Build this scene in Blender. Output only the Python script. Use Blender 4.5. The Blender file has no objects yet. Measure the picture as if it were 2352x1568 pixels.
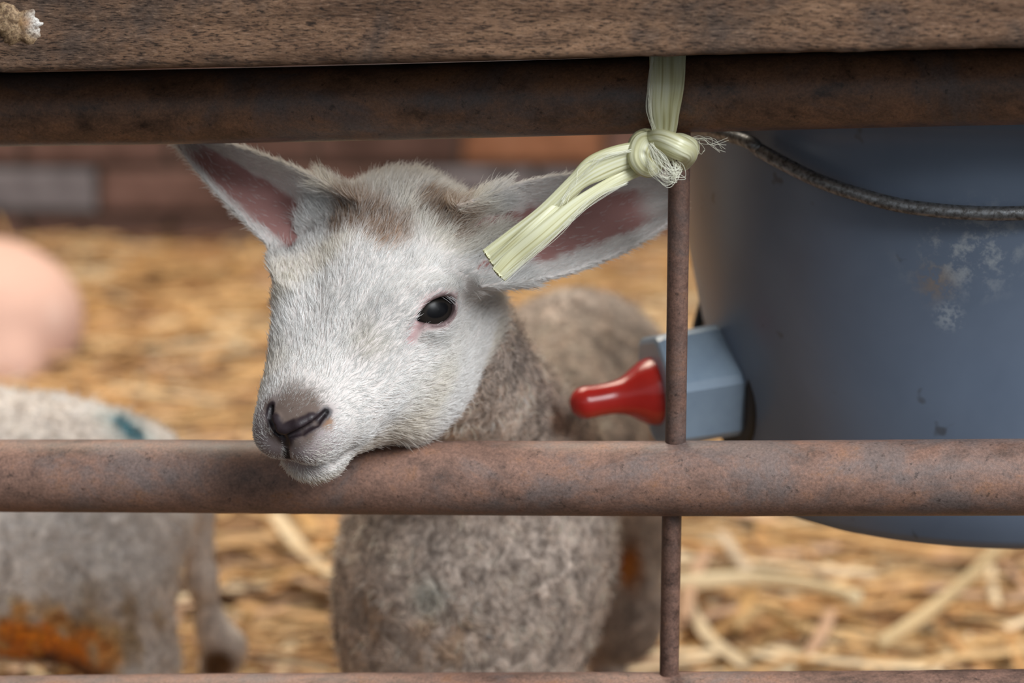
import bpy, math, random
import numpy as np
from mathutils import Vector, Matrix

rng = np.random.default_rng(7)
random.seed(7)
scene = bpy.context.scene
COL = scene.collection

# ------------------------------------------------------------------ camera
W, H = 2352.0, 1568.0
LENS = 85.0
FPX = LENS / 36.0 * W
PITCH = math.radians(12.0)
CAM = np.array([0.0, 0.0, 0.65])
RX = np.array([1.0, 0.0, 0.0])
FW = np.array([0.0, math.cos(PITCH), -math.sin(PITCH)])
UP = np.array([0.0, math.sin(PITCH), math.cos(PITCH)])

def ray(px, py):
    return FW + RX * ((px - W / 2) / FPX) + UP * ((H / 2 - py) / FPX)

def P(px, py, Y):
    """World point seen at pixel (px, py) that stands at distance Y (world metres) from the camera."""
    d = ray(px, py)
    return CAM + d * (Y / d[1])

def PD(px, py, depth):
    return CAM + ray(px, py) * depth

cam_data = bpy.data.cameras.new('camera')
cam_data.lens = LENS
cam_data.sensor_width = 36.0
cam_data.clip_start = 0.05
cam = bpy.data.objects.new('camera', cam_data)
cam.location = CAM
cam.rotation_euler = (math.radians(90) - PITCH, 0, 0)
COL.objects.link(cam)
scene.camera = cam
cam_data.dof.use_dof = True
cam_data.dof.focus_distance = 1.082
cam_data.dof.aperture_fstop = 5.6

# ------------------------------------------------------------------ world, lights, exposure
world = bpy.data.worlds.new('world')
scene.world = world
world.use_nodes = True
bg = world.node_tree.nodes['Background']
bg.inputs[0].default_value = (0.86, 0.93, 1.0, 1)
bg.inputs[1].default_value = 0.50

def area(name, loc, target, size, size_y, energy, color):
    d = bpy.data.lights.new(name, 'AREA')
    d.shape = 'RECTANGLE'
    d.size, d.size_y, d.energy, d.color = size, size_y, energy, color
    o = bpy.data.objects.new(name, d)
    o.location = loc
    o.rotation_euler = (Vector(target) - Vector(loc)).to_track_quat('-Z', 'Y').to_euler()
    COL.objects.link(o)
    return o

area('barn_doorway_daylight', (1.7, -0.8, 2.4), (0.05, 1.25, 0.35), 1.9, 1.6, 165, (0.95, 0.975, 1.0))
area('pen_lamp', (-0.4, 2.7, 2.3), (-0.2, 2.5, 0.0), 1.6, 1.0, 62, (1.0, 0.88, 0.72))

scene.view_settings.view_transform = 'Standard'
scene.view_settings.look = 'None'
scene.view_settings.gamma = 1.0
scene.view_settings.exposure = 0.0
scene.view_settings.use_curve_mapping = False

# ------------------------------------------------------------------ helpers
def link(o, parent=None):
    COL.objects.link(o)
    if parent is not None:
        o.parent = parent
    return o

def tag(o, label, cat, group=None, kind=None):
    o['label'] = label
    o['category'] = cat
    if group:
        o['group'] = group
    if kind:
        o['kind'] = kind
    return o

def empty(name, loc=(0, 0, 0)):
    o = bpy.data.objects.new(name, None)
    o.location = loc
    o.empty_display_size = 0.05
    return link(o)

def mesh_obj(name, verts, faces, mat=None, parent=None, smooth=True, world_verts=True):
    """verts are world coordinates; with a parent the mesh is moved into the parent's space."""
    verts = np.asarray(verts, dtype=np.float32)
    if parent is not None and world_verts:
        verts = verts - np.array(parent.matrix_basis.translation, dtype=np.float32)
    me = bpy.data.meshes.new(name)
    fa = faces
    if isinstance(faces, np.ndarray):
        n, k = fa.shape
        me.vertices.add(len(verts))
        me.vertices.foreach_set('co', verts.ravel())
        me.loops.add(n * k)
        me.loops.foreach_set('vertex_index', fa.astype(np.int32).ravel())
        me.polygons.add(n)
        me.polygons.foreach_set('loop_start', (np.arange(n) * k).astype(np.int32))
        me.update(calc_edges=True)
        me.validate()
    else:
        me.from_pydata([tuple(v) for v in verts], [], [tuple(f) for f in faces])
    me.polygons.foreach_set('use_smooth', np.full(len(me.polygons), smooth))
    if mat:
        me.materials.append(mat)
    o = bpy.data.objects.new(name, me)
    return link(o, parent)

def grid_faces(n, m, wrap_m=False, wrap_n=False):
    """quads of an n x m vertex grid (index i*m+j)"""
    f = []
    for i in range(n if wrap_n else n - 1):
        i2 = (i + 1) % n
        for j in range(m if wrap_m else m - 1):
            j2 = (j + 1) % m
            f.append((i * m + j, i * m + j2, i2 * m + j2, i2 * m + j))
    return f

def catmull(pts, n):
    pts = np.asarray(pts, float)
    p = np.vstack([2 * pts[0] - pts[1], pts, 2 * pts[-1] - pts[-2]])
    k = len(pts) - 1
    out = []
    for s in np.linspace(0, k, n):
        i = min(int(s), k - 1)
        t = s - i
        a, b, c, d = p[i], p[i + 1], p[i + 2], p[i + 3]
        out.append(0.5 * (2 * b + (c - a) * t + (2 * a - 5 * b + 4 * c - d) * t * t + (3 * b - a - 3 * c + d) * t ** 3))
    return np.array(out)

def tube(pts, radii, nseg=24, cap=True, flat=None, ridges=None):
    """swept tube: verts, faces. flat = (width_dir, factor across): elliptical section."""
    pts = np.asarray(pts, float)
    n = len(pts)
    radii = np.broadcast_to(np.asarray(radii, float), (n,))
    T = np.gradient(pts, axis=0)
    T /= np.linalg.norm(T, axis=1)[:, None]
    up = np.array([0, -1.0, 0]) if abs(T[0][1]) < 0.9 else np.array([0, 0, 1.0])
    V = []
    ang = np.linspace(0, 2 * np.pi, nseg, endpoint=False)
    for i in range(n):
        a = np.cross(T[i], up); a /= np.linalg.norm(a)
        b = np.cross(a, T[i])
        fa, fb = (1, 1) if flat is None else (1, flat if np.isscalar(flat) else flat[i])
        r = radii[i] * (1 if ridges is None else (1 + ridges[i]))
        V.append(pts[i] + (np.cos(ang) * r * fa)[:, None] * a + (np.sin(ang) * r * fb)[:, None] * b)
    V = np.concatenate(V)
    F = grid_faces(n, nseg, wrap_m=True)
    if cap:
        F.append(tuple(range(nseg))[::-1])
        F.append(tuple((n - 1) * nseg + j for j in range(nseg)))
    F = [tuple(reversed(f)) for f in F]
    return V, F

def revolve(profile, center, axis, nseg=48, ref=(0, 0, 1)):
    """profile: list of (distance along axis, radius)"""
    axis = np.asarray(axis, float); axis /= np.linalg.norm(axis)
    ref = np.asarray(ref, float)
    if abs(axis @ ref) > 0.95:
        ref = np.array([1.0, 0, 0])
    a = np.cross(axis, ref); a /= np.linalg.norm(a)
    b = np.cross(axis, a)
    ang = np.linspace(0, 2 * np.pi, nseg, endpoint=False)
    V = []
    for t, r in profile:
        V.append(np.asarray(center) + axis * t + r * (np.cos(ang)[:, None] * a + np.sin(ang)[:, None] * b))
    V = np.concatenate(V)
    F = [tuple(reversed(f)) for f in grid_faces(len(profile), nseg, wrap_m=True)]
    return V, F

def value_noise(x, y, seed=0):
    r = np.random.default_rng(seed)
    T = r.random((256, 256))
    xi, yi = np.floor(x).astype(int), np.floor(y).astype(int)
    fx, fy = x - xi, y - yi
    fx, fy = fx * fx * (3 - 2 * fx), fy * fy * (3 - 2 * fy)
    g = lambda i, j: T[i % 256, j % 256]
    return (g(xi, yi) * (1 - fx) + g(xi + 1, yi) * fx) * (1 - fy) + (g(xi, yi + 1) * (1 - fx) + g(xi + 1, yi + 1) * fx) * fy

def noise3(p, seed=0):
    r = np.random.default_rng(seed)
    T = r.random((32, 32, 32))
    i = np.floor(p).astype(int)
    f = p - i
    f = f * f * (3 - 2 * f)
    out = 0
    for dx in (0, 1):
        for dy in (0, 1):
            for dz in (0, 1):
                w = (f[:, 0] if dx else 1 - f[:, 0]) * (f[:, 1] if dy else 1 - f[:, 1]) * (f[:, 2] if dz else 1 - f[:, 2])
                out = out + w * T[(i[:, 0] + dx) % 32, (i[:, 1] + dy) % 32, (i[:, 2] + dz) % 32]
    return out

def sstep(a, b, x):
    t = np.clip((x - a) / (b - a), 0, 1)
    return t * t * (3 - 2 * t)

# ------------------------------------------------------------------ material helpers
class NT:
    def __init__(self, name):
        self.m = bpy.data.materials.new(name)
        self.m.use_nodes = True
        self.t = self.m.node_tree
        self.t.nodes.clear()
        self.out = self.t.nodes.new('ShaderNodeOutputMaterial')
    def n(self, typ, **kw):
        nd = self.t.nodes.new('ShaderNode' + typ)
        for k, v in kw.items():
            setattr(nd, k, v)
        return nd
    def set(self, sock, v):
        if isinstance(v, bpy.types.NodeSocket):
            self.t.links.new(v, sock)
        elif isinstance(v, (tuple, list)) and len(v) == 3 and sock.type == 'RGBA':
            sock.default_value = (*v, 1)
        else:
            sock.default_value = v
    def coord(self, kind='Object', scale=None, rot=None):
        c = self.n('TexCoord').outputs[kind]
        if scale is None and rot is None:
            return c
        mp = self.n('Mapping')
        self.set(mp.inputs[0], c)
        if scale is not None:
            mp.inputs['Scale'].default_value = scale
        if rot is not None:
            mp.inputs['Rotation'].default_value = rot
        return mp.outputs[0]
    def noise(self, vec, scale, detail=4, rough=0.6, dist=0.0):
        nd = self.n('TexNoise')
        self.set(nd.inputs['Vector'], vec)
        nd.inputs['Scale'].default_value = scale
        nd.inputs['Detail'].default_value = detail
        nd.inputs['Roughness'].default_value = rough
        nd.inputs['Distortion'].default_value = dist
        return nd.outputs['Fac']
    def ramp(self, fac, stops, interp='LINEAR'):
        nd = self.n('ValToRGB')
        self.set(nd.inputs[0], fac)
        cr = nd.color_ramp
        cr.interpolation = interp
        while len(cr.elements) < len(stops):
            cr.elements.new(0.5)
        for e, (p, c) in zip(cr.elements, stops):
            e.position = p
            if not isinstance(c, (tuple, list)):
                c = (c, c, c)
            e.color = (*c, 1)
        return nd.outputs[0]
    def mix(self, fac, a, b, blend='MIX'):
        nd = self.n('Mix', data_type='RGBA', blend_type=blend)
        self.set(nd.inputs[0], fac)
        self.set(nd.inputs[6], a)
        self.set(nd.inputs[7], b)
        return nd.outputs[2]
    def math(self, op, a, b=0.0, clamp=False):
        nd = self.n('Math', operation=op)
        nd.use_clamp = clamp
        self.set(nd.inputs[0], a)
        self.set(nd.inputs[1], b)
        return nd.outputs[0]
    def bump(self, h, strength, dist, normal=None):
        nd = self.n('Bump')
        self.set(nd.inputs['Height'], h)
        nd.inputs['Strength'].default_value = strength
        nd.inputs['Distance'].default_value = dist
        if normal is not None:
            self.set(nd.inputs['Normal'], normal)
        return nd.outputs[0]
    def attr(self, name):
        return self.n('Attribute', attribute_name=name).outputs['Color']
    def dist_to(self, vec, p):
        nd = self.n('VectorMath', operation='DISTANCE')
        self.set(nd.inputs[0], vec)
        nd.inputs[1].default_value = tuple(p)
        return nd.outputs['Value']
    def principled(self, color, rough=0.5, normal=None, metallic=0.0, spec=0.5, coat=0.0, **kw):
        b = self.n('BsdfPrincipled')
        self.set(b.inputs['Base Color'], color)
        self.set(b.inputs['Roughness'], rough)
        self.set(b.inputs['Metallic'], metallic)
        b.inputs['Specular IOR Level'].default_value = spec
        b.inputs['Coat Weight'].default_value = coat
        if normal is not None:
            self.set(b.inputs['Normal'], normal)
        for k, v in kw.items():
            self.set(b.inputs[k], v)
        self.t.links.new(b.outputs[0], self.out.inputs[0])
        return b

def simple_mat(name, color, rough=0.5, **kw):
    t = NT(name)
    t.principled(color, rough, **kw)
    return t.m
# ================================================================== SETTING: floor, back wall
def floor_mat():
    t = NT('straw_floor')
    c = t.coord('Object')
    a = t.noise(c, 18, 5, 0.7, 0.6)
    b = t.noise(c, 90, 3, 0.6)
    col = t.ramp(a, [(0.25, (0.13, 0.06, 0.02)), (0.5, (0.36, 0.19, 0.07)), (0.75, (0.5, 0.29, 0.12))])
    col = t.mix(0.35, col, t.ramp(b, [(0.3, (0.12, 0.06, 0.02)), (0.7, (0.6, 0.4, 0.18))]))
    t.principled(col, 0.9, t.bump(b, 0.8, 0.01), spec=0.2)
    return t.m

fl = mesh_obj('floor', [(-4, 1.02, 0), (4, 1.02, 0), (4, 3.72, 0), (-4, 3.72, 0)], [(0, 1, 2, 3)], floor_mat(), smooth=False)
fl['kind'] = 'structure'
fl2 = mesh_obj('floor', [(-4, -2.5, 0), (4, -2.5, 0), (4, 1.02, 0), (-4, 1.02, 0)], [(0, 1, 2, 3)], simple_mat('added_aisle_dark', (0.045, 0.04, 0.035), 0.9), smooth=False)  # unseen dark floor, added to cut bounce light under the rails
fl2['kind'] = 'structure'
wl_ = mesh_obj('added_wall_left', [(-2.3, -1.2, 0), (-2.3, 3.9, 0), (-2.3, 3.9, 2.45), (-2.3, -1.2, 2.45)], [(0, 1, 2, 3)], simple_mat('added_wall_dark', (0.05, 0.04, 0.032), 0.9), smooth=False)  # unseen wall, added to block world light from the left
wl_['kind'] = 'structure'

def brick_mat(name, c0, c1, c2):
    t = NT(name)
    c = t.coord('Object')
    r = t.n('ObjectInfo').outputs['Random']
    vec = t.n('VectorMath', operation='ADD')
    t.set(vec.inputs[0], c)
    comb = t.n('CombineXYZ')
    t.set(comb.inputs[0], t.math('MULTIPLY', r, 40))
    t.set(vec.inputs[1], comb.outputs[0])
    a = t.noise(vec.outputs[0], 14, 4, 0.6)
    b = t.noise(vec.outputs[0], 70, 3, 0.6)
    col = t.ramp(a, [(0.3, c0), (0.5, c1), (0.72, c2)])
    hv = t.n('HueSaturation')
    t.set(hv.inputs['Color'], col)
    t.set(hv.inputs['Value'], t.math('ADD', t.math('MULTIPLY', r, 0.5), 0.75))
    t.principled(hv.outputs[0], 0.9, t.bump(b, 0.6, 0.004), spec=0.2)
    return t.m

v_, f_ = [(-4, 0.4, 2.45), (4, 0.4, 2.45), (4, 3.9, 2.45), (-4, 3.9, 2.45)], [(0, 3, 2, 1)]
ceil = mesh_obj('added_ceiling', v_, f_, simple_mat('added_ceiling_dark', (0.07, 0.055, 0.045), 0.9), smooth=False)  # unseen roof, added to keep overhead sky light off the gate
ceil['kind'] = 'structure'

BRICK_RED = brick_mat('red_brick', (0.060, 0.032, 0.025), (0.120, 0.066, 0.052), (0.170, 0.096, 0.078))
BRICK_GREY = brick_mat('grey_brick', (0.055, 0.047, 0.048), (0.13, 0.115, 0.120), (0.20, 0.18, 0.185))
BRICK_ORANGE = brick_mat('orange_brick', (0.15, 0.065, 0.036), (0.24, 0.105, 0.055), (0.28, 0.14, 0.085))
t = NT('mortar')
nz = t.noise(t.coord('Object'), 40, 4, 0.6)
t.principled(t.ramp(nz, [(0.3, (0.03, 0.022, 0.018)), (0.7, (0.085, 0.065, 0.052))]), 0.95, t.bump(nz, 0.6, 0.005), spec=0.1)
MORTAR = t.m

WALL_Y = 3.70
def box(x0, x1, y0, y1, z0, z1):
    v = [(x, y, z) for x in (x0, x1) for y in (y0, y1) for z in (z0, z1)]
    f = [(0, 1, 3, 2), (4, 6, 7, 5), (0, 4, 5, 1), (2, 3, 7, 6), (0, 2, 6, 4), (1, 5, 7, 3)]
    return np.array(v, float), f

v, f = box(-2.28, 2.6, WALL_Y + 0.012, WALL_Y + 0.2, 0.0, 1.5)
wall = mesh_obj('wall_back', v, f, MORTAR, smooth=False)
wall['kind'] = 'structure'

def brick_mesh(mat, seed):
    r = np.random.default_rng(seed)
    L, D, Hh, c = 0.215, 0.10, 0.065, 0.006
    V = []
    for x, z in ((0, 0), (1, 0), (1, 1), (0, 1)):
        V.append((x * L, 0.03, z * Hh))                      # back
    for x, z in ((0, 0), (1, 0), (1, 1), (0, 1)):
        V.append((x * L, c, z * Hh))                         # shoulder
    for x, z in ((0, 0), (1, 0), (1, 1), (0, 1)):
        V.append((x * L + (c if x == 0 else -c), 0, z * Hh + (c if z == 0 else -c)))
    V = np.array(V) + r.normal(0, 0.0012, (12, 3))
    F = [(8, 9, 10, 11)]
    for k in (0, 4):
        for j in range(4):
            j2 = (j + 1) % 4
            F.append((k + j, k + j2, k + 4 + j2, k + 4 + j))
    me = bpy.data.meshes.new('brick')
    me.from_pydata([tuple(a) for a in V], [], F)
    me.materials.append(mat)
    return me

BM = {m.name: [brick_mesh(m, s) for s in range(3)] for m in (BRICK_RED, BRICK_GREY, BRICK_ORANGE)}
br = np.random.default_rng(11)
for row in range(10):
    zb = -0.008 + row * 0.0765
    x = -2.10 - (0.11 if row % 2 else 0.0)
    while x < 2.10:
        kind = 'grey_brick' if row in (1, 4, 6) else 'red_brick'
        u = br.random()
        if kind == 'red_brick' and u < 0.16:
            kind = 'orange_brick'
        elif kind == 'grey_brick' and u < 0.07:
            kind = 'red_brick'
        elif kind == 'red_brick' and u > 0.86 and row != 3:
            kind = 'grey_brick'
        b = bpy.data.objects.new('brick', BM[kind][br.integers(3)])
        b.location = (x, WALL_Y + br.normal(0, 0.002), zb)
        link(b, wall)
        x += 0.225
# ================================================================== GATE, PLANK, TWINE, BUCKET
def rust_mat(name, pal, gloss=0.5):
    """mottled rust: pal = dark, brown, light brown, orange, grey"""
    t = NT(name)
    c = t.coord('Object')
    cs = t.coord('Object', scale=(0.7, 1, 1))
    cloud = t.noise(cs, 62, 8, 0.74, 0.2)
    patch = t.noise(cs, 20, 7, 0.70, 0.5)
    grain = t.noise(c, 800, 3, 0.7)
    pit = t.noise(c, 240, 4, 0.7)
    dk, br, lt, og, gy = pal
    base = t.ramp(cloud, [(0.31, dk), (0.43, br), (0.55, lt), (0.68, og)])
    base = t.mix(t.ramp(patch, [(0.50, 0.0), (0.62, 0.75)]), base, gy)
    base = t.mix(t.ramp(patch, [(0.34, 0.75), (0.44, 0.0)]), base, dk)
    base = t.mix(1.0, base, t.ramp(grain, [(0.28, 0.68), (0.72, 1.32)]), 'MULTIPLY')
    base = t.mix(t.ramp(pit, [(0.30, 0.7), (0.40, 0.0)]), base, tuple(0.45 * v for v in dk))
    base = t.mix(t.ramp(pit, [(0.66, 0.0), (0.76, 0.5)]), base, tuple(1.35 * v for v in lt))
    n = t.bump(grain, 0.25, 0.0004)
    n = t.bump(cloud, 0.30, 0.0010, n)
    t.principled(base, t.ramp(cloud, [(0.3, gloss - 0.06), (0.7, gloss + 0.14)]), n, metallic=0.0, spec=0.40)
    return t.m

RUST = rust_mat('rusty_steel', ((0.075, 0.048, 0.038), (0.165, 0.096, 0.072), (0.240, 0.136, 0.100), (0.255, 0.125, 0.068), (0.150, 0.120, 0.112)))
RUST_SHADED = rust_mat('shaded_rusty_steel', ((0.035, 0.018, 0.011), (0.105, 0.054, 0.032), (0.165, 0.082, 0.046), (0.185, 0.085, 0.040), (0.085, 0.064, 0.058)), 0.40)  # same rust for the top rail, the plank's shade put into its colours
RUST_ROD = rust_mat('brown_rusty_rod', ((0.040, 0.022, 0.016), (0.100, 0.054, 0.040), (0.150, 0.082, 0.060), (0.150, 0.072, 0.040), (0.080, 0.058, 0.052)))

def gY(px):
    return 1.125 - 0.065 * px / W

gate = empty('metal_gate', tuple(P(1176, 1097, gY(1176))))
tag(gate, 'rusty brown tubular steel gate with a thin upright, the lamb resting its chin on it', 'gate')

def rail(pyl, pyr, dl, dr, wob):
    """rail whose axis crosses the frame edges at pyl / pyr with diameters dl / dr in pixels there"""
    pl, pr = P(0, pyl, gY(0)), P(W, pyr, gY(W))
    depth = lambda p: (p - CAM) @ FW
    rl, rr = dl / 2 * depth(pl) / FPX, dr / 2 * depth(pr) / FPX
    ts = np.linspace(-0.9, 1.7, 60)
    pts = np.array([pl + (pr - pl) * s for s in ts])
    r = np.random.default_rng(wob)
    pts[:, 2] += 0.0006 * np.sin(ts * 5 + r.random() * 6)
    return tube(pts, (rl + rr) / 2, 48)

RAILS = {}
for nm, args, m in (('top_rail', (252, 199, 173, 176, 1), RUST_SHADED), ('middle_rail', (1095, 1096, 166, 177, 2), RUST), ('bottom_rail', (1638, 1624, 172, 176, 3), RUST)):
    v, f = rail(*args)
    RAILS[nm] = mesh_obj('rail', v, f, m, gate)
# thin upright rod behind the rails' axis, pieces between the rails
def rod(p0, p1, r0, r1, m=RUST_ROD):
    pts = np.linspace(p0, p1, 14)
    v, f = tube(pts, np.linspace(r0, r1, 14), 24)
    return mesh_obj('upright_rod', v, f, m, gate)
rod(P(1562, 250, gY(1560)), P(1551, 1060, gY(1550)), 0.00495, 0.00480)
rod(P(1544, 1120, gY(1545)), P(1536, 1600, gY(1540)), 0.0046, 0.0045, RUST_ROD)

# ---- plank
def plank_mat():
    t = NT('rough_sawn_wood')
    c = t.coord('Object')
    cd = t.coord('Object', scale=(0.10, 1, 1), rot=(0, math.radians(3.0), 0))
    cd2 = t.coord('Object', scale=(0.10, 1, 1), rot=(0, math.radians(-1.5), 0))
    cl = t.coord('Object', scale=(0.10, 1, 1))
    g1 = t.noise(cd, 1350, 4, 0.7, 0.25)
    g3 = t.noise(cd2, 520, 6, 0.8, 0.3)
    g2 = t.noise(cl, 60, 5, 0.65, 0.6)
    blot = t.noise(c, 24, 5, 0.65, 0.3)
    fine = t.noise(c, 1700, 2, 0.6)
    col = t.ramp(g2, [(0.30, (0.115, 0.062, 0.036)), (0.48, (0.200, 0.110, 0.064)), (0.66, (0.290, 0.165, 0.095))])
    col = t.mix(t.ramp(blot, [(0.36, 0.8), (0.50, 0.0)]), col, (0.085, 0.062, 0.050))
    col = t.mix(t.ramp(g3, [(0.38, 0.85), (0.49, 0.0)]), col, (0.045, 0.026, 0.017))
    col = t.mix(t.ramp(g1, [(0.38, 0.95), (0.47, 0.0)]), col, (0.020, 0.012, 0.008))
    col = t.mix(t.ramp(g1, [(0.56, 0.0), (0.68, 0.55)]), col, (0.40, 0.26, 0.175))
    col = t.mix(t.ramp(fine, [(0.68, 0.0), (0.78, 0.35)]), col, (0.5, 0.4, 0.33))
    n = t.bump(g1, 0.8, 0.0011)
    n = t.bump(g3, 0.7, 0.0016, n)
    t.principled(col, 0.72, n, spec=0.28)
    return t.m

PL_Y0, PL_T = -0.038, 0.082     # front face offset from the gate's axis plane, thickness
def plank():
    nx, nz = 420, 24
    pl = P(0, 164, gY(0) - 0.062); pr = P(W, 107, gY(W) - 0.062)
    V = []
    ts = np.linspace(-0.75, 1.6, nx)
    hgt = 0.062
    prof = [(0, hgt * (j / nz)) for j in range(nz, -1, -1)]
    base = np.array([pl + (pr - pl) * s for s in ts])
    edge = 0.0007 * (value_noise(ts * 60, ts * 0 + 3, 5) - 0.5) * 2 + 0.0005 * (value_noise(ts * 240, ts * 0 + 9, 6) - 0.5)
    nrm = np.cross(pr - pl, [0, 0, 1.0]); nrm /= np.linalg.norm(nrm)
    if nrm[1] > 0: nrm = -nrm
    for (o, z) in prof:
        k = math.exp(-z / 0.004)
        disp = 0.0011 * (value_noise(ts * 26 + z * 90, np.full(nx, z * 1400.0) + ts * 3, 3) - 0.5) + 0.0016 * (value_noise(ts * 7, np.full(nx, z * 160.0), 4) - 0.5)
        V.append(base + np.array([0, 0, 1.0]) * (z + edge * k)[:, None] + nrm * (disp - 0.0012 * k * k)[:, None])
    back = base - nrm * PL_T
    V.append(base + np.array([0, 0, -0.0004]) - nrm * 0.003 + np.array([0, 0, 1.0]) * (edge * 0.6)[:, None])
    V.append(back + np.array([0, 0, -0.0078]))
    V.append(back + np.array([0, 0, hgt]))
    n = len(V)
    V = np.concatenate(V)
    F = [tuple(reversed(f)) for f in grid_faces(n, nx, wrap_n=True)]
    F.append([i * nx for i in range(n)]); F.append([i * nx + nx - 1 for i in range(n)][::-1])
    o = mesh_obj('wooden_plank', V, F, plank_mat())
    tag(o, 'dark weathered rough-sawn wooden plank lying along the top of the gate', 'plank')
    return o
plank_o = plank()
# crusty resin knot on the plank
def crust():
    r = np.random.default_rng(3)
    t = NT('resin_crust')
    c = t.coord('Object')
    a = t.noise(c, 420, 5, 0.8, 0.3)
    b = t.noise(c, 1100, 4, 0.75)
    cen = P(46, 62, gY(52) - 0.0632)
    dw = t.dist_to(c, cen + np.array([0.0085, 0, 0.002])); da = t.dist_to(c, cen + np.array([0.0028, 0, 0.0018]))
    col = t.ramp(a, [(0.36, (0.10, 0.056, 0.030)), (0.47, (0.22, 0.135, 0.07)), (0.60, (0.40, 0.28, 0.16))])
    col = t.mix(t.math('MULTIPLY', t.ramp(dw, [(0.002, 1.0), (0.0075, 0.0)]), t.ramp(a, [(0.40, 0.2), (0.5, 1.0)])), col, (0.66, 0.64, 0.60))
    col = t.mix(t.ramp(da, [(0.0008, 0.9), (0.0036, 0.0)]), col, (0.30, 0.12, 0.012))
    col = t.mix(t.ramp(b, [(0.38, 0.85), (0.5, 0.0)]), col, (0.085, 0.048, 0.026))
    t.principled(col, 0.55, t.bump(b, 0.7, 0.0006), spec=0.4)
    n, m = 26, 56
    V = []
    for i in range(n):
        rho = i / (n - 1)
        th = np.linspace(0, 2 * np.pi, m, endpoint=False)
        out = 1 + 0.35 * (value_noise(np.cos(th) * 2 + 9, np.sin(th) * 2 + 9, 8) - 0.5) * 2 + 0.2 * (value_noise(np.cos(th) * 6 + 9, np.sin(th) * 6 + 9, 9) - 0.5) * 2
        x = np.cos(th) * rho * 0.0122 * out
        z = np.sin(th) * rho * 0.0095 * out
        hgt = 0.0009 + 0.0003 * (1 - rho ** 2) * (0.1 + 1.9 * value_noise(x * 700 + 50, z * 700 + 50, 4)) - 0.0024 * rho ** 4
        V.append(np.stack([cen[0] + x, cen[1] - hgt, cen[2] + z], 1))
    V = np.concatenate(V)
    o = mesh_obj('resin_knot', V, [tuple(reversed(f)) for f in grid_faces(n, m, wrap_m=True)], t.m, plank_o)
    o['label'] = 'crusty white and amber resin knot'
crust()

# ---- baler twine
def twine_mat():
    t = NT('baler_twine')
    at = t.attr('fib')
    c = t.ramp(at, [(0.1, (0.46, 0.42, 0.22)), (0.35, (0.63, 0.61, 0.36)), (0.6, (0.74, 0.73, 0.49)), (0.95, (0.84, 0.84, 0.66))])
    b = t.principled(c, 0.34, spec=0.55)
    tr = t.n('BsdfTranslucent')
    t.set(tr.inputs[0], (0.8, 0.8, 0.55))
    mx = t.n('MixShader')
    mx.inputs[0].default_value = 0.22
    t.t.links.new(b.outputs[0], mx.inputs[1]); t.t.links.new(tr.outputs[0], mx.inputs[2])
    t.t.links.new(mx.outputs[0], t.out.inputs[0])
    return t.m
TW = twine_mat()
twine = empty('baler_twine', tuple(PD(1525, 330, 1.07)))
tag(twine, 'pale yellow-green baler twine knotted round the top rail, its two ends hanging left', 'twine')

def strand(name, path, widths, flat, seed, nst=64, nf=110, depth_var=0.035, ragged=0.0):
    """flat bundle of fibres: path [(px,py,depth)], widths in px; each ridge round the section is one bunch of fibres"""
    r = np.random.default_rng(seed)
    pts = catmull([PD(*p) for p in path], nst)
    ww = catmull(np.array(widths, float)[:, None], nst)[:, 0]
    dep = np.array([(p - CAM) @ FW for p in pts])
    rad = ww / 2 * dep / FPX
    fl = catmull(np.array(flat, float)[:, None] if not np.isscalar(flat) else np.full((len(path), 1), flat), nst)[:, 0]
    u = np.linspace(0, 1, nf, endpoint=False)
    s = np.linspace(0, 1, nst)
    R = np.zeros((nst, nf)); A = np.zeros((nst, nf))
    for i in range(nst):
        drift = 0.5 * s[i]
        ring = u * nf
        R[i] = depth_var * (2 * value_noise(ring * 0.22 + drift, np.full(nf, s[i] * 3), seed) - 1) + 0.035 * (2 * value_noise(ring * 0.7, np.full(nf, s[i] * 5), seed + 1) - 1)
        A[i] = 0.55 * value_noise(ring * 0.9 + drift, np.full(nf, s[i] * 2.5), seed + 2) + 0.45 * value_noise(ring * 0.33, np.full(nf, s[i] * 4), seed + 3)
    R[:, -1] = 0.5 * (R[:, 0] + R[:, -2])
    v, f = tube(pts, rad, nf, cap=False, flat=fl, ridges=R)
    if ragged:
        T = pts[-1] - pts[-3]; T /= np.linalg.norm(T)
        v[-nf:] += T * (r.normal(0, ragged, nf))[:, None]
        v[-2 * nf:-nf] += T * (r.normal(0, ragged * 0.4, nf))[:, None]
    f = list(f)
    e0 = len(v); v = np.vstack([v, v[:nf].mean(0), v[-nf:].mean(0) + (pts[-1] - pts[-2]) / np.linalg.norm(pts[-1] - pts[-2]) * 0.0009])
    for j in range(nf):
        j2 = (j + 1) % nf
        f.append((e0, j2, j)); f.append((e0 + 1, (nst - 1) * nf + j, (nst - 1) * nf + j2))
    A = np.concatenate([A.ravel(), [0.35, 0.35]])
    o = mesh_obj(name, v, f, TW, twine)
    me = o.data
    ca = me.attributes.new('fib', 'FLOAT', 'POINT')
    ca.data.foreach_set('value', np.clip(A.ravel() * 1.25 - 0.1, 0, 1).astype(np.float32))
    return o

TD = 1.060   # camera depth in front of the top rail there
strand('wrap', [(1535, 85, TD + .012), (1533, 130, TD + .004), (1532, 190, TD - .003), (1528, 240, TD), (1527, 290, TD + .008), (1524, 335, TD + .012)],
       [84, 82, 78, 70, 56, 40], [.16, .16, .18, .22, .3, .5], 21, ragged=0)
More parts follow.
